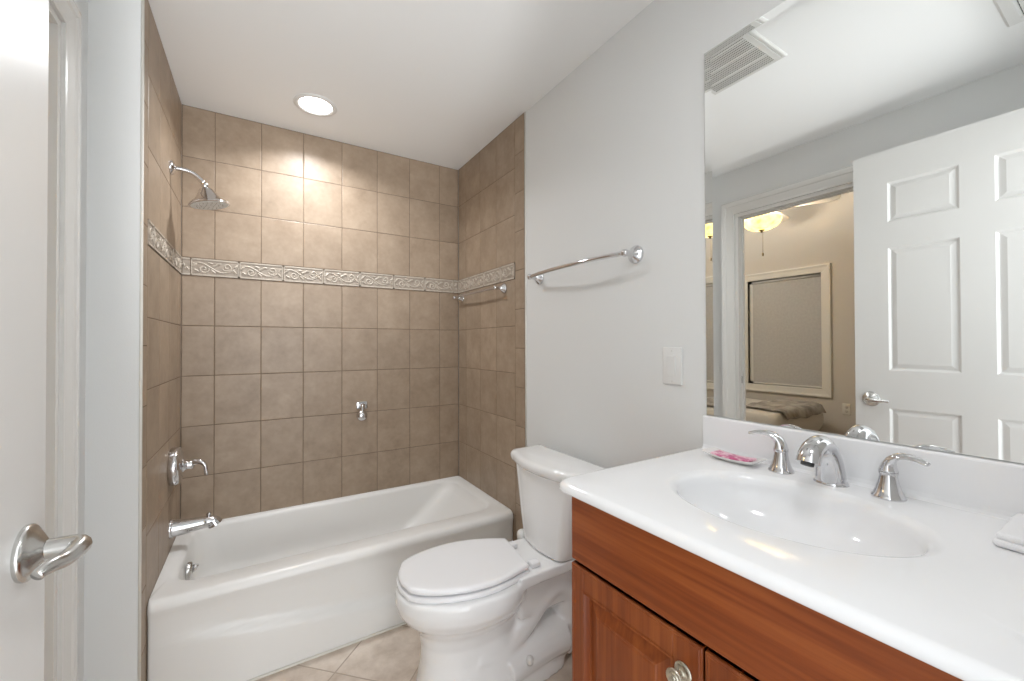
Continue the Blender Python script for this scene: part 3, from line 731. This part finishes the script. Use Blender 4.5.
for s_ in (1, -1):
    hy = FYc + s_*0.103
    b = MB(); b.lathe((FX, hy, VT-0.0005), (0, 0, 1), [(0, 0.0275), (0.003, 0.0285), (0.006, 0.0275), (0.010, 0.0245), (0.020, 0.0205), (0.032, 0.0172), (0.044, 0.0152), (0.050, 0.0148), (0.0505, 0.0160), (0.0545, 0.0162), (0.055, 0.0148), (0.058, 0.0142)], 32)
    vb = b.build('valve_handle', M['chrome'], fa, autosmooth=50)
    b = MB(); px = -0.012
    pts = catmull([(FX, hy, VT+0.056), (FX, hy+s_*0.001, VT+0.068), (FX-0.002, hy+s_*0.006, VT+0.080), (FX-0.006, hy+s_*0.017, VT+0.089), (FX-0.012, hy+s_*0.032, VT+0.093), (FX-0.018, hy+s_*0.050, VT+0.092), (FX-0.024, hy+s_*0.066, VT+0.087)], 5)
    m_ = len(pts)
    b.tube(pts, [(0.0140*(1-t)**1.1 + 0.0055, 0.0138*(1-t)**1.9 + 0.0026) for t in [i/(m_-1) for i in range(m_)]], 16, upv=(1, 0, 0) if False else (0, 1, 0))
    b.build('lever', M['chrome'], vb)

# ------------------------------------------------------------------ soap dish with a pink packet, folded washcloth
sd = MB()
dx0, dx1, dy0, dy1 = 1.066, 1.130, 0.566, 0.714
def dring(d, z): return [(p[0], p[1], z + 0.006*(abs(p[1]-(dy0+dy1)/2)/0.067)**2) for p in rrect(dx0+d, dx1-d, dy0+d, dy1-d, 0.006, z, 10, 4)]
sd.loft([dring(0.018, VT+0.0005), dring(0.016, VT+0.0015), dring(0.001, VT+0.0100), dring(-0.0005, VT+0.0118), dring(0.0015, VT+0.0123), dring(0.008, VT+0.0085), dring(0.030, VT+0.0070)], True, True, True, True)
dish = sd.build('soap_dish', M['dish'], None, (1.10, 0.64, VT), autosmooth=50)
tag(dish, 'thin white rectangular dish on the counter behind the sink', 'dish')
b = MB()
def pring(d, z): return [(p[0], p[1], z + 0.005*(abs(p[1]-0.640)/0.067)**2) for p in rrect(1.075+d, 1.123-d, 0.588+d, 0.694-d, 0.005, z, 10, 4)]
b.loft([pring(0.002, VT+0.0085), pring(0.0, VT+0.0115), pring(0.001, VT+0.0135), pring(0.004, VT+0.0145), pring(0.018, VT+0.0148)], True, True, True, True)
pk = b.build('soap_packet', M['packet'], None, (1.10, 0.64, VT+0.008), autosmooth=60)
tag(pk, 'small pink patterned packet lying in the white dish', 'soap')
b = MB()
def cl(x0, x1, y0, y1, z0, z1, r):
    rs = []
    for k in range(9):
        a = -PI/2 + PI*k/8; d = r*(1-cos(a)); z = (z0+z1)/2 + (z1-z0)/2*sin(a)
        rs.append([(p[0]+0.0008*sin(p[1]*90), p[1]+0.0008*sin(p[0]*110), z + 0.0006*sin(p[0]*70+p[1]*50)) for p in rrect(x0+d, x1-d, y0+d, y1-d, 0.005, z, 8, 5)])
    return rs
for k in range(2):
    b.loft(cl(0.982+0.003*k, 1.138, 0.036, 0.158-0.003*k, VT+0.001+0.0105*k, VT+0.0118+0.0105*k, 0.004), True, True, True, True)
tw = b.build('washcloth', M['cloth'], None, (1.06, 0.093, VT), autosmooth=60)
tag(tw, 'folded white washcloth on the right end of the counter', 'washcloth')

# ------------------------------------------------------------------ toilet
TYc = 1.378
to = thing('toilet', 'white two-piece toilet with closed lid between tub and vanity', 'toilet', (0.80, TYc, 0))
def turn(p, deg):
    a = math.radians(-deg); x, y = p[0]-0.93, p[1]-TYc
    return (0.93 + x*cos(a) - y*sin(a), TYc + x*sin(a) + y*cos(a), p[2])
def egg(xf, xm, xb, hw, z, nf=2.0, nb=2.6, n=56):
    R = []
    for k in range(n):
        a = 2*PI*k/n; c, s_ = cos(a), sin(a)
        if c < 0: e = 2/nf; x = xm - (xm-xf)*abs(c)**e
        else: e = 2/nb; x = xm + (xb-xm)*abs(c)**e
        ey = 2/(nf if c < 0 else nb)
        R.append(turn((x, TYc + hw*math.copysign(abs(s_)**ey, s_), z), 5.0))
    return R
bw = MB()
bw.loft([egg(0.470, 0.66, 1.06, 0.120, 0.0, 2.4, 4), egg(0.468, 0.66, 1.06, 0.120, 0.03, 2.4, 4), egg(0.476, 0.66, 1.05, 0.112, 0.08, 2.3, 3), egg(0.488, 0.66, 0.93, 0.104, 0.15, 2.2, 2.4),
         egg(0.490, 0.66, 0.86, 0.104, 0.21, 2.1, 2.2), egg(0.480, 0.66, 0.86, 0.114, 0.255, 2.0, 2.1), egg(0.456, 0.66, 0.87, 0.140, 0.29, 2.0, 2.1), egg(0.426, 0.66, 0.88, 0.166, 0.318, 2.0, 2.2), egg(0.408, 0.66, 0.885, 0.180, 0.345, 2.0, 2.3),
         egg(0.400, 0.66, 0.885, 0.186, 0.375, 2.0, 2.4), egg(0.401, 0.66, 0.885, 0.185, 0.405, 2.0, 2.4), egg(0.409, 0.66, 0.880, 0.178, 0.414, 2.0, 2.4)], True, True, True)
# deck that carries the tank
def deck(x0, x1, h0, h1, z0, z1):
    return [[(x0, TYc-h0, z0), (x1, TYc-h1, z0), (x1, TYc+h1, z0), (x0, TYc+h0, z0)], [(x0, TYc-h0, z1), (x1, TYc-h1, z1), (x1, TYc+h1, z1), (x0, TYc+h0, z1)]]
bw.loft(deck(0.80, 1.150, 0.140, 0.125, 0.385, 0.428), True, True, True, False)
bw.loft(deck(0.83, 1.130, 0.085, 0.075, 0.24, 0.40), True, True, True, False)
# trapway that climbs behind the bowl and drops to the floor, and the foot
bw.tube(catmull([(0.66, TYc, 0.15), (0.76, TYc, 0.135), (0.86, TYc, 0.19), (0.95, TYc, 0.27), (1.02, TYc, 0.30), (1.075, TYc, 0.26), (1.085, TYc, 0.16), (1.06, TYc, 0.03)], 5), [(0.088, 0.062)]*36, 20)
bw.tube(catmull([(0.78, TYc, 0.070), (0.87, TYc, 0.085), (0.97, TYc, 0.098), (1.05, TYc, 0.098)], 5), [(0.120, 0.082)]*16, 20)
ob = bw.build('bowl', M['porcelain'], to)
md = ob.modifiers.new('r', 'REMESH'); md.mode = 'VOXEL'; md.voxel_size = 0.0062; md.use_smooth_shade = True
ms = ob.modifiers.new('s', 'SMOOTH'); ms.factor = 0.5; ms.iterations = 7
bpy.context.view_layer.update()
ev = ob.evaluated_get(bpy.context.evaluated_depsgraph_get())
nm = bpy.data.meshes.new_from_object(ev); nm.name = 'bowl'
ob.modifiers.clear(); ob.data = nm
if not nm.materials: nm.materials.append(M['porcelain'])
for p in nm.polygons: p.use_smooth = True
prof = [(0.434, 0.0), (0.437, 0.034), (0.447, 0.066), (0.460, 0.096), (0.500, 0.126), (0.560, 0.151), (0.630, 0.166), (0.690, 0.169), (0.750, 0.162), (0.810, 0.145), (0.855, 0.127), (0.880, 0.116), (0.888, 0.104), (0.889, 0.0)]
def lidring(z, grow=0.0, dx=0.0):
    half = catmull([(x, h, 0) for x, h in prof], 4)
    R = [(p.x+dx, TYc - p.y, z) for p in half] + [(p.x+dx, TYc + p.y, z) for p in reversed(half[1:-1])]
    cx = 0.68; out = []
    for p in R:
        fx_ = 1 + grow/0.22; fy_ = 1 + grow/0.165
        out.append(turn((cx + (p[0]-cx)*fx_ - 0.018, TYc + (p[1]-TYc)*fy_, z), 8.0))
    return out
b = MB(); b.loft([lidring(0.414, -0.004), lidring(0.4145, 0.003), lidring(0.418, 0.006), lidring(0.427, 0.006), lidring(0.4315, 0.0025), lidring(0.432, -0.006)], True, True, True); b.build('seat', M['seat'], to, autosmooth=60)
b = MB(); b.loft([lidring(0.4375, -0.010), lidring(0.438, -0.002), lidring(0.441, 0.001), lidring(0.449, 0.001), lidring(0.453, -0.002), lidring(0.4555, -0.006), lidring(0.4565, -0.014), lidring(0.4570, -0.04)], True, True, True); b.build('seat_lid', M['seat'], to, autosmooth=60)
for s_ in (-1, 1):
    b = MB(); b.box(0.872, 0.912, TYc+s_*0.082-0.018, TYc+s_*0.082+0.018, 0.427, 0.447, 0.006, 3, True); b.build('hinge', M['seat'], to, autosmooth=60)
    b = MB(); b.lathe((0.850, TYc+s_*0.110, 0.100), (0, s_*0.35, 1), [(0, 0.016), (0.010, 0.0155), (0.018, 0.012), (0.022, 0.005)], 20); b.build('bolt_cap', M['plastic'], to)
def dshape(xf, xb, hw, bow, r, z):
    """tank outline: straight back at xb, bowed front at xf, rounded front corners"""
    R = [(xb, TYc-hw, z)]
    R = []
    n = 18
    xs = xf + bow
    c0 = (xs + r, TYc + hw - r); 
    R.append((xb, TYc + hw, z))
    for k in range(9):
        a = PI/2 + PI/2*k/8; R.append((c0[0] + r*cos(a), c0[1] + r*sin(a), z))
    for k in range(1, n):
        y = (hw-r)*(1 - 2*k/n); R.append((xs - bow*(1-(y/(hw-r))**2), TYc + y, z))
    for k in range(9):
        a = PI + PI/2*k/8; R.append((c0[0] + r*cos(a), TYc - hw + r + r*sin(a), z))
    R.append((xb, TYc - hw, z))
    return R
XB = XRW - 0.044
b = MB(); b.loft([dshape(0.985, XB, 0.100, 0.012, 0.03, 0.4285), dshape(0.968, XB, 0.124, 0.012, 0.035, 0.4295), dshape(0.960, XB, 0.134, 0.012, 0.04, 0.437), dshape(0.957, XB, 0.142, 0.013, 0.045, 0.46), dshape(0.953, XB, 0.162, 0.016, 0.05, 0.54), dshape(0.950, XB, 0.182, 0.020, 0.05, 0.64), dshape(0.947, XB, 0.205, 0.024, 0.05, 0.742), dshape(0.946, XB, 0.208, 0.024, 0.05, 0.756)], True, True, True)
b.build('tank', M['porcelain'], to, autosmooth=60)
b = MB(); b.loft([dshape(0.945, XB, 0.212, 0.026, 0.05, 0.7495), dshape(0.938, XB, 0.222, 0.028, 0.05, 0.7500), dshape(0.930, XB+0.003, 0.231, 0.030, 0.055, 0.759), dshape(0.926, XB+0.004, 0.235, 0.032, 0.055, 0.770), dshape(0.926, XB+0.004, 0.235, 0.032, 0.055, 0.779), dshape(0.929, XB+0.002, 0.232, 0.031, 0.055, 0.787), dshape(0.936, XB, 0.225, 0.030, 0.05, 0.792), dshape(0.95, XB-0.01, 0.211, 0.028, 0.05, 0.794)], True, True, True)
b.build('tank_lid', M['porcelain'], to, autosmooth=60)
# supply stop and hose
b = MB(); b.lathe((XRW, 1.575, 0.16), (-1, 0, 0), [(0, 0.026), (0.003, 0.026), (0.008, 0.014), (0.045, 0.010), (0.050, 0.013), (0.072, 0.013), (0.075, 0.006)], 20)
b.tube(catmull([(XRW-0.06, 1.575, 0.165), (XRW-0.06, 1.575, 0.22), (XRW-0.09, 1.585, 0.30), (XRW-0.15, 1.57, 0.35), (XRW-0.190, 1.530, 0.40)], 6), 0.006, 10)
b.build('supply_line', M['nickel'], to, autosmooth=50)
b = MB(); b.lathe((XRW-0.075, 1.575, 0.16), (-1, 0, -0.2), [(0, 0.008), (0.006, 0.019), (0.014, 0.020), (0.018, 0.012)], 18, sq=(1.0, 0.5)); b.build('stop_handle', M['chrome'], to)
b = MB(); b.lathe((XRW-0.194, 1.526, 0.400), (0, 0, 1), [(0, 0.010), (0.004, 0.019), (0.034, 0.023), (0.046, 0.020), (0.054, 0.010)], 16); b.build('coupling_nut', M['plastic'], to)

# ------------------------------------------------------------------ ceiling fittings
rl = thing('recessed_light', 'round recessed light glowing in the ceiling over the bathtub', 'ceiling light', (0.24, 2.275, ZC))
b = MB(); b.lathe((0.24, 2.275, ZC+0.001), (0, 0, -1), [(0, 0.098), (0.004, 0.100), (0.008, 0.095), (0.009, 0.085), (0.007, 0.078), (0.004, 0.076)], 44, cap1=False); b.build('trim_ring', M['plastic'], rl, autosmooth=50)
b = MB(); b.lathe((0.24, 2.275, ZC-0.0015), (0, 0, -1), [(0, 0.077), (0.003, 0.070), (0.0045, 0.03)], 44); b.build('lens', M['lens'], rl)

ef = thing('exhaust_grille', 'white slatted exhaust fan grille reflected at the mirror corner', 'vent', (0.64, 1.02, ZC))
def frame4(b, x0, x1, y0, y1, w, z0, z1, sl=0.004):
    def R(d, z): return [(x0+d, y0+d, z), (x1-d, y0+d, z), (x1-d, y1-d, z), (x0+d, y1-d, z)]
    b.loft([R(0, z1), R(0.0, z1-0.003), R(sl, z0), R(w-sl, z0), R(w, z0+0.004), R(w, z1)], True, False, False, False)
b = MB(); frame4(b, 0.462, 0.822, 0.850, 1.172, 0.020, ZC-0.006, ZC+0.001, 0.006); b.build('frame', M['vent'], ef)
b = MB()
nsl = 24
for k in range(nsl):
    x = 0.487 + (0.80-0.487)*k/(nsl-1)
    b.box(x-0.0035, x+0.0025, 0.890, 1.152, ZC-0.0075, ZC-0.0015)
for x in (0.555, 0.637, 0.719):
    b.box(x-0.006, x+0.006, 0.890, 1.152, ZC-0.009, ZC-0.0015)
b.box(0.481, 0.803, 0.869, 0.891, ZC-0.0070, ZC-0.0015)
b.build('slats', M['vent'], ef)
b = MB(); b.box(0.479, 0.806, 0.892, 1.153, ZC-0.0012, ZC-0.0003); b.build('backing', M['grille_grey'], ef)  # dark grey sheet behind the slats

sr = thing('supply_register', 'white ceiling air register at the upper right of the mirror', 'vent', (0.1, 0.25, ZC))
b = MB(); frame4(b, -0.088, 0.30, 0.12, 0.336, 0.045, ZC-0.010, ZC+0.001, 0.008); b.build('frame', M['plastic'], sr)
b = MB()
for k in range(12):
    x = -0.035 + 0.285*k/11
    b.add([(x-0.009, 0.168, ZC-0.010), (x+0.007, 0.168, ZC-0.002), (x+0.007, 0.288, ZC-0.002), (x-0.009, 0.288, ZC-0.010), (x-0.008, 0.168, ZC-0.0115), (x+0.008, 0.168, ZC-0.0035), (x+0.008, 0.288, ZC-0.0035), (x-0.008, 0.288, ZC-0.0115)],
          [(0, 1, 2, 3), (4, 7, 6, 5), (0, 3, 7, 4), (1, 5, 6, 2)], False)
b.build('louvers', M['vent'], sr)
b = MB(); b.box(-0.044, 0.257, 0.164, 0.292, ZC-0.0015, ZC-0.0003); b.build('backing', M['dark'], sr)

dl_ = thing('fill_dome', 'added round dome light on the ceiling, out of view inside the doorway', 'ceiling light', (0.52, 0.13, ZC))  # invented fixture that carries the added dome fill
b = MB(); b.lathe((0.52, 0.13, ZC+0.001), (0, 0, -1), [(0, 0.135), (0.012, 0.140), (0.022, 0.138), (0.026, 0.130)], 40); b.build('base_ring', M['nickel'], dl_, autosmooth=40)
b = MB(); b.lathe((0.52, 0.13, ZC-0.024), (0, 0, -1), [(0, 0.130), (0.030, 0.122), (0.060, 0.095), (0.080, 0.055), (0.088, 0.015)], 40, cap0=False); gb = b.build('glass_dome', M['shade'], dl_)
gb.visible_shadow = True
b = MB(); b.lathe((0.52, 0.13, ZC-0.110), (0, 0, -1), [(0, 0.012), (0.006, 0.013), (0.014, 0.006), (0.020, 0.002)], 16); b.build('finial', M['nickel'], dl_)

# ------------------------------------------------------------------ bedroom beyond the opening
BX = -2.90; BC = 3.4
WY0, WY1, WZ0, WZ1 = 2.055, 2.850, 0.772, 2.046
b = MB()
b.box(BX-0.12, BX, 0.4, WY0, 0, BC); b.box(BX-0.12, BX, WY1, 4.2, 0, BC); b.box(BX-0.12, BX, WY0, WY1, 0, WZ0); b.box(BX-0.12, BX, WY0, WY1, WZ1, BC)
struct(b.build('wall_bedroom_far', M['bedroom']))
b = MB(); x0, x1 = XLW-0.072, XLW-0.062
b.box(x0, x1, 0.4, OY0-0.004, 0, BC); b.box(x0, x1, OY1+0.004, 4.2, 0, BC); b.box(x0, x1, OY0-0.004, OY1+0.004, OZ+0.004, BC)
struct(b.build('wall_bedroom_near', M['bedroom']))
slab('wall_bedroom_side', BX-0.12, XLW-0.072, 4.2, 4.3, 0, BC, M['bedroom'])
slab('wall_bedroom_end', BX-0.12, XLW-0.072, 0.3, 0.4, 0, BC, M['bedroom'])
slab('floor_bedroom', BX-0.12, XLW-0.062, 0.3, 4.3, -0.06, 0.0, M['carpet'])
slab('ceiling_bedroom', BX-0.12, XLW-0.062, 0.3, 4.3, BC, BC+0.06, M['bedtrim'])
wprof = [(0.0, -0.03), (0.0, 0.010), (0.010, 0.013), (0.055, 0.018), (0.075, 0.024), (0.088, 0.022), (0.092, 0.0)]
win = casing('window_1', wprof, lambda y, z, h: (BX+h, y, z), WY0, WY1, WZ1, M['bedtrim'], WZ0)
b = MB(); b.box(BX-0.09, BX-0.03, WY0-0.002, WY0+0.03, WZ0, WZ1); b.box(BX-0.09, BX-0.03, WY1-0.075, WY1+0.002, WZ0, WZ1); b.box(BX-0.09, BX-0.03, WY0, WY1, WZ0-0.002, WZ0+0.03); b.box(BX-0.09, BX-0.03, WY0, WY1, WZ1-0.03, WZ1+0.002)
b.box(BX-0.075, BX-0.045, WY0+0.03, WY1-0.035, 1.38, 1.415)
b.build('sash', M['bedtrim'], win)
b = MB(); b.box(BX-0.063, BX-0.058, WY0+0.02, WY1-0.02, WZ0+0.02, WZ1-0.02); b.build('pane', simple('night_glass', (0.10, 0.11, 0.12), 0.05), win)
bl = thing('roller_blind', 'closed taupe roller blind in the bedroom window', 'blind', (BX-0.02, 2.4, WZ1))
b = MB(); b.box(BX-0.022, BX-0.018, WY0+0.008, WY1-0.050, WZ0+0.015, WZ1-0.02); b.build('shade', M['blind'], bl)
b = MB(); b.tube([(BX-0.024, WY0+0.006, WZ1-0.024), (BX-0.024, WY1-0.045, WZ1-0.024)], 0.018, 14); b.build('roller', M['blind'], bl)
b = MB(); b.box(BX-0.028, BX-0.012, WY0+0.008, WY1-0.050, WZ0+0.004, WZ0+0.020, 0.003); b.build('bottom_bar', M['bedtrim'], bl)
ot = thing('wall_outlet', 'beige electric outlet plate on the bedroom wall', 'outlet', (BX, 1.84, 0.58))
b = MB(); b.box(BX-0.001, BX+0.006, 1.84-0.036, 1.84+0.036, 0.522, 0.638, 0.003, 2, True); b.build('plate', M['bedtrim'], ot, autosmooth=40)
for zz in (0.560, 0.600):
    b = MB(); b.lathe((BX+0.005, 1.84, zz), (1, 0, 0), [(0, 0.016), (0.002, 0.015)], 16); b.build('socket', M['bedroom'], ot)

bed = thing('bed', 'bed with beige bedding in the room beyond the opening', 'bed', (-2.0, 2.6, 0))
def cushion(x0, x1, y0, y1, z0, z1, r, wob=0.0, rc=0.08):
    rs = []
    for k in range(11):
        a = -PI/2 + PI*k/10; d = r*(1-cos(a)); z = (z0+z1)/2 + (z1-z0)/2*sin(a)
        rs.append([(p[0], p[1], z + wob*sin(p[0]*9)*sin(p[1]*7+1)) for p in rrect(x0+d, x1-d, y0+d, y1-d, rc, z, 12, 6)])
    rs.append([(p[0], p[1], z1 + wob*0.5) for p in rrect(x0+0.25, x1-0.25, y0+0.25, y1-0.25, rc, z1, 12, 6)])
    return rs
b = MB(); b.loft(cushion(-2.80, -1.75, 2.00, 3.75, 0.10, 0.33, 0.02), True, True, True); b.build('box_base', M['bedframe'], bed)
b = MB(); b.loft(cushion(-2.80, -1.75, 1.98, 3.75, 0.335, 0.60, 0.06, 0.006), True, True, True); b.build('mattress', M['sheet'], bed)
for x in (-2.72, -1.83):
    for y in (2.08, 3.65):
        b = MB(); b.lathe((x, y, 0), (0, 0, 1), [(0, 0.022), (0.102, 0.028)], 14); b.build('leg', M['wood_z'], bed)
b = MB(); rs = []
for k in range(13):
    t = k/12; y = 1.955 + 0.44*t
    zt_ = 0.622 if t > 0.12 else 0.54 + 0.082*(t/0.12)**0.5
    rs.append([(-2.70 + 0.78*i/24 + 0.02*sin(t*5), y, zt_ + 0.007*sin(i*0.9 + t*4) + 0.006*sin(i*0.37+t*9)) for i in range(25)])
rs2 = [[(p[0], p[1] + 0.0, p[2] - 0.012) for p in r] for r in rs]
b.loft(rs, False, False, False, True)
n25 = 25
tb = b.build('throw_blanket', M['throw'], None, (-2.1, 1.9, 0.6))
sm_ = tb.modifiers.new('t', 'SOLIDIFY'); sm_.thickness = 0.014; sm_.offset = 1
tag(tb, 'grey patterned throw folded over the side of the bed', 'blanket')
LX, LY, LZ = -1.71, 2.07, 2.345
fan = thing('ceiling_fan', 'bedroom ceiling fan with a glowing amber glass bowl', 'ceiling fan', (LX, LY, BC))
def scallop(t, r, n=48):
    return [(LX + r*(1+0.05*cos(8*2*PI*k/n)*min(1, (r/0.16)**2))*cos(2*PI*k/n), LY + r*(1+0.05*cos(8*2*PI*k/n)*min(1, (r/0.16)**2))*sin(2*PI*k/n), t) for k in range(n)]
b = MB(); b.loft([scallop(LZ+0.110, 0.150), scallop(LZ+0.112, 0.160), scallop(LZ+0.090, 0.162), scallop(LZ+0.060, 0.150), scallop(LZ+0.030, 0.125), scallop(LZ+0.006, 0.080), scallop(LZ, 0.03)], True, False, True); b.build('glass_bowl', M['amber'], fan)
b = MB(); b.lathe((LX, LY, LZ+0.002), (0, 0, -1), [(0, 0.030), (0.006, 0.022), (0.012, 0.010), (0.020, 0.012), (0.026, 0.004)], 18); b.build('finial', M['brass'], fan)
b = MB(); b.tube([(LX, LY-0.01, LZ-0.01), (LX+0.002, LY-0.01, LZ-0.22)], 0.0018, 6); b.lathe((LX+0.002, LY-0.01, LZ-0.215), (0, 0, -1), [(0, 0.003), (0.01, 0.008), (0.03, 0.006), (0.035, 0.001)], 10); b.build('pull_chain', M['brass'], fan)
b = MB(); b.lathe((LX, LY, LZ+0.145), (0, 0, 1), [(0, 0.07), (0.02, 0.11), (0.10, 0.12), (0.15, 0.08), (0.18, 0.03), (BC-LZ-0.145-0.05, 0.02), (BC-LZ-0.145-0.049, 0.06), (BC-LZ-0.145, 0.075)], 28); b.build('motor', M['fan'], fan)
for k in range(5):
    a = 2*PI*k/5 + 0.5; d = Vector((cos(a), sin(a), 0)); e = Vector((-sin(a), cos(a), 0)); q = Vector((LX, LY, LZ+0.20))
    b = MB(); prof2 = [(0.12, 0.030), (0.18, 0.050), (0.30, 0.062), (0.45, 0.066), (0.56, 0.060), (0.59, 0.040)]
    b.loft([[q + d*r + e*w + Vector((0, 0, 0.006+w*0.15)), q + d*r - e*w + Vector((0, 0, 0.006-w*0.15)), q + d*r - e*w + Vector((0, 0, -w*0.15)), q + d*r + e*w + Vector((0, 0, w*0.15))] for r, w in prof2], True, True, True, False)
    b.build('blade', M['fan'], fan)

# the vanity stands slightly out of square with the wall
for root, k_, xa in ((cab, 0.020, 0.0), (top, 0.015, 1.0)):
    bx_ = root.location.x; by_ = root.location.y
    for o in root.children_recursive:
        for v in o.data.vertices:
            X = bx_ + v.co.x; Y = by_ + v.co.y
            v.co.x += k_*(0.765 - Y)*max(0.0, min(1.0, (XRW - 0.03 - X)/(XRW - 0.03 - 0.64)))
for o in bpy.data.objects:
    if '_b' in o: del o['_b']
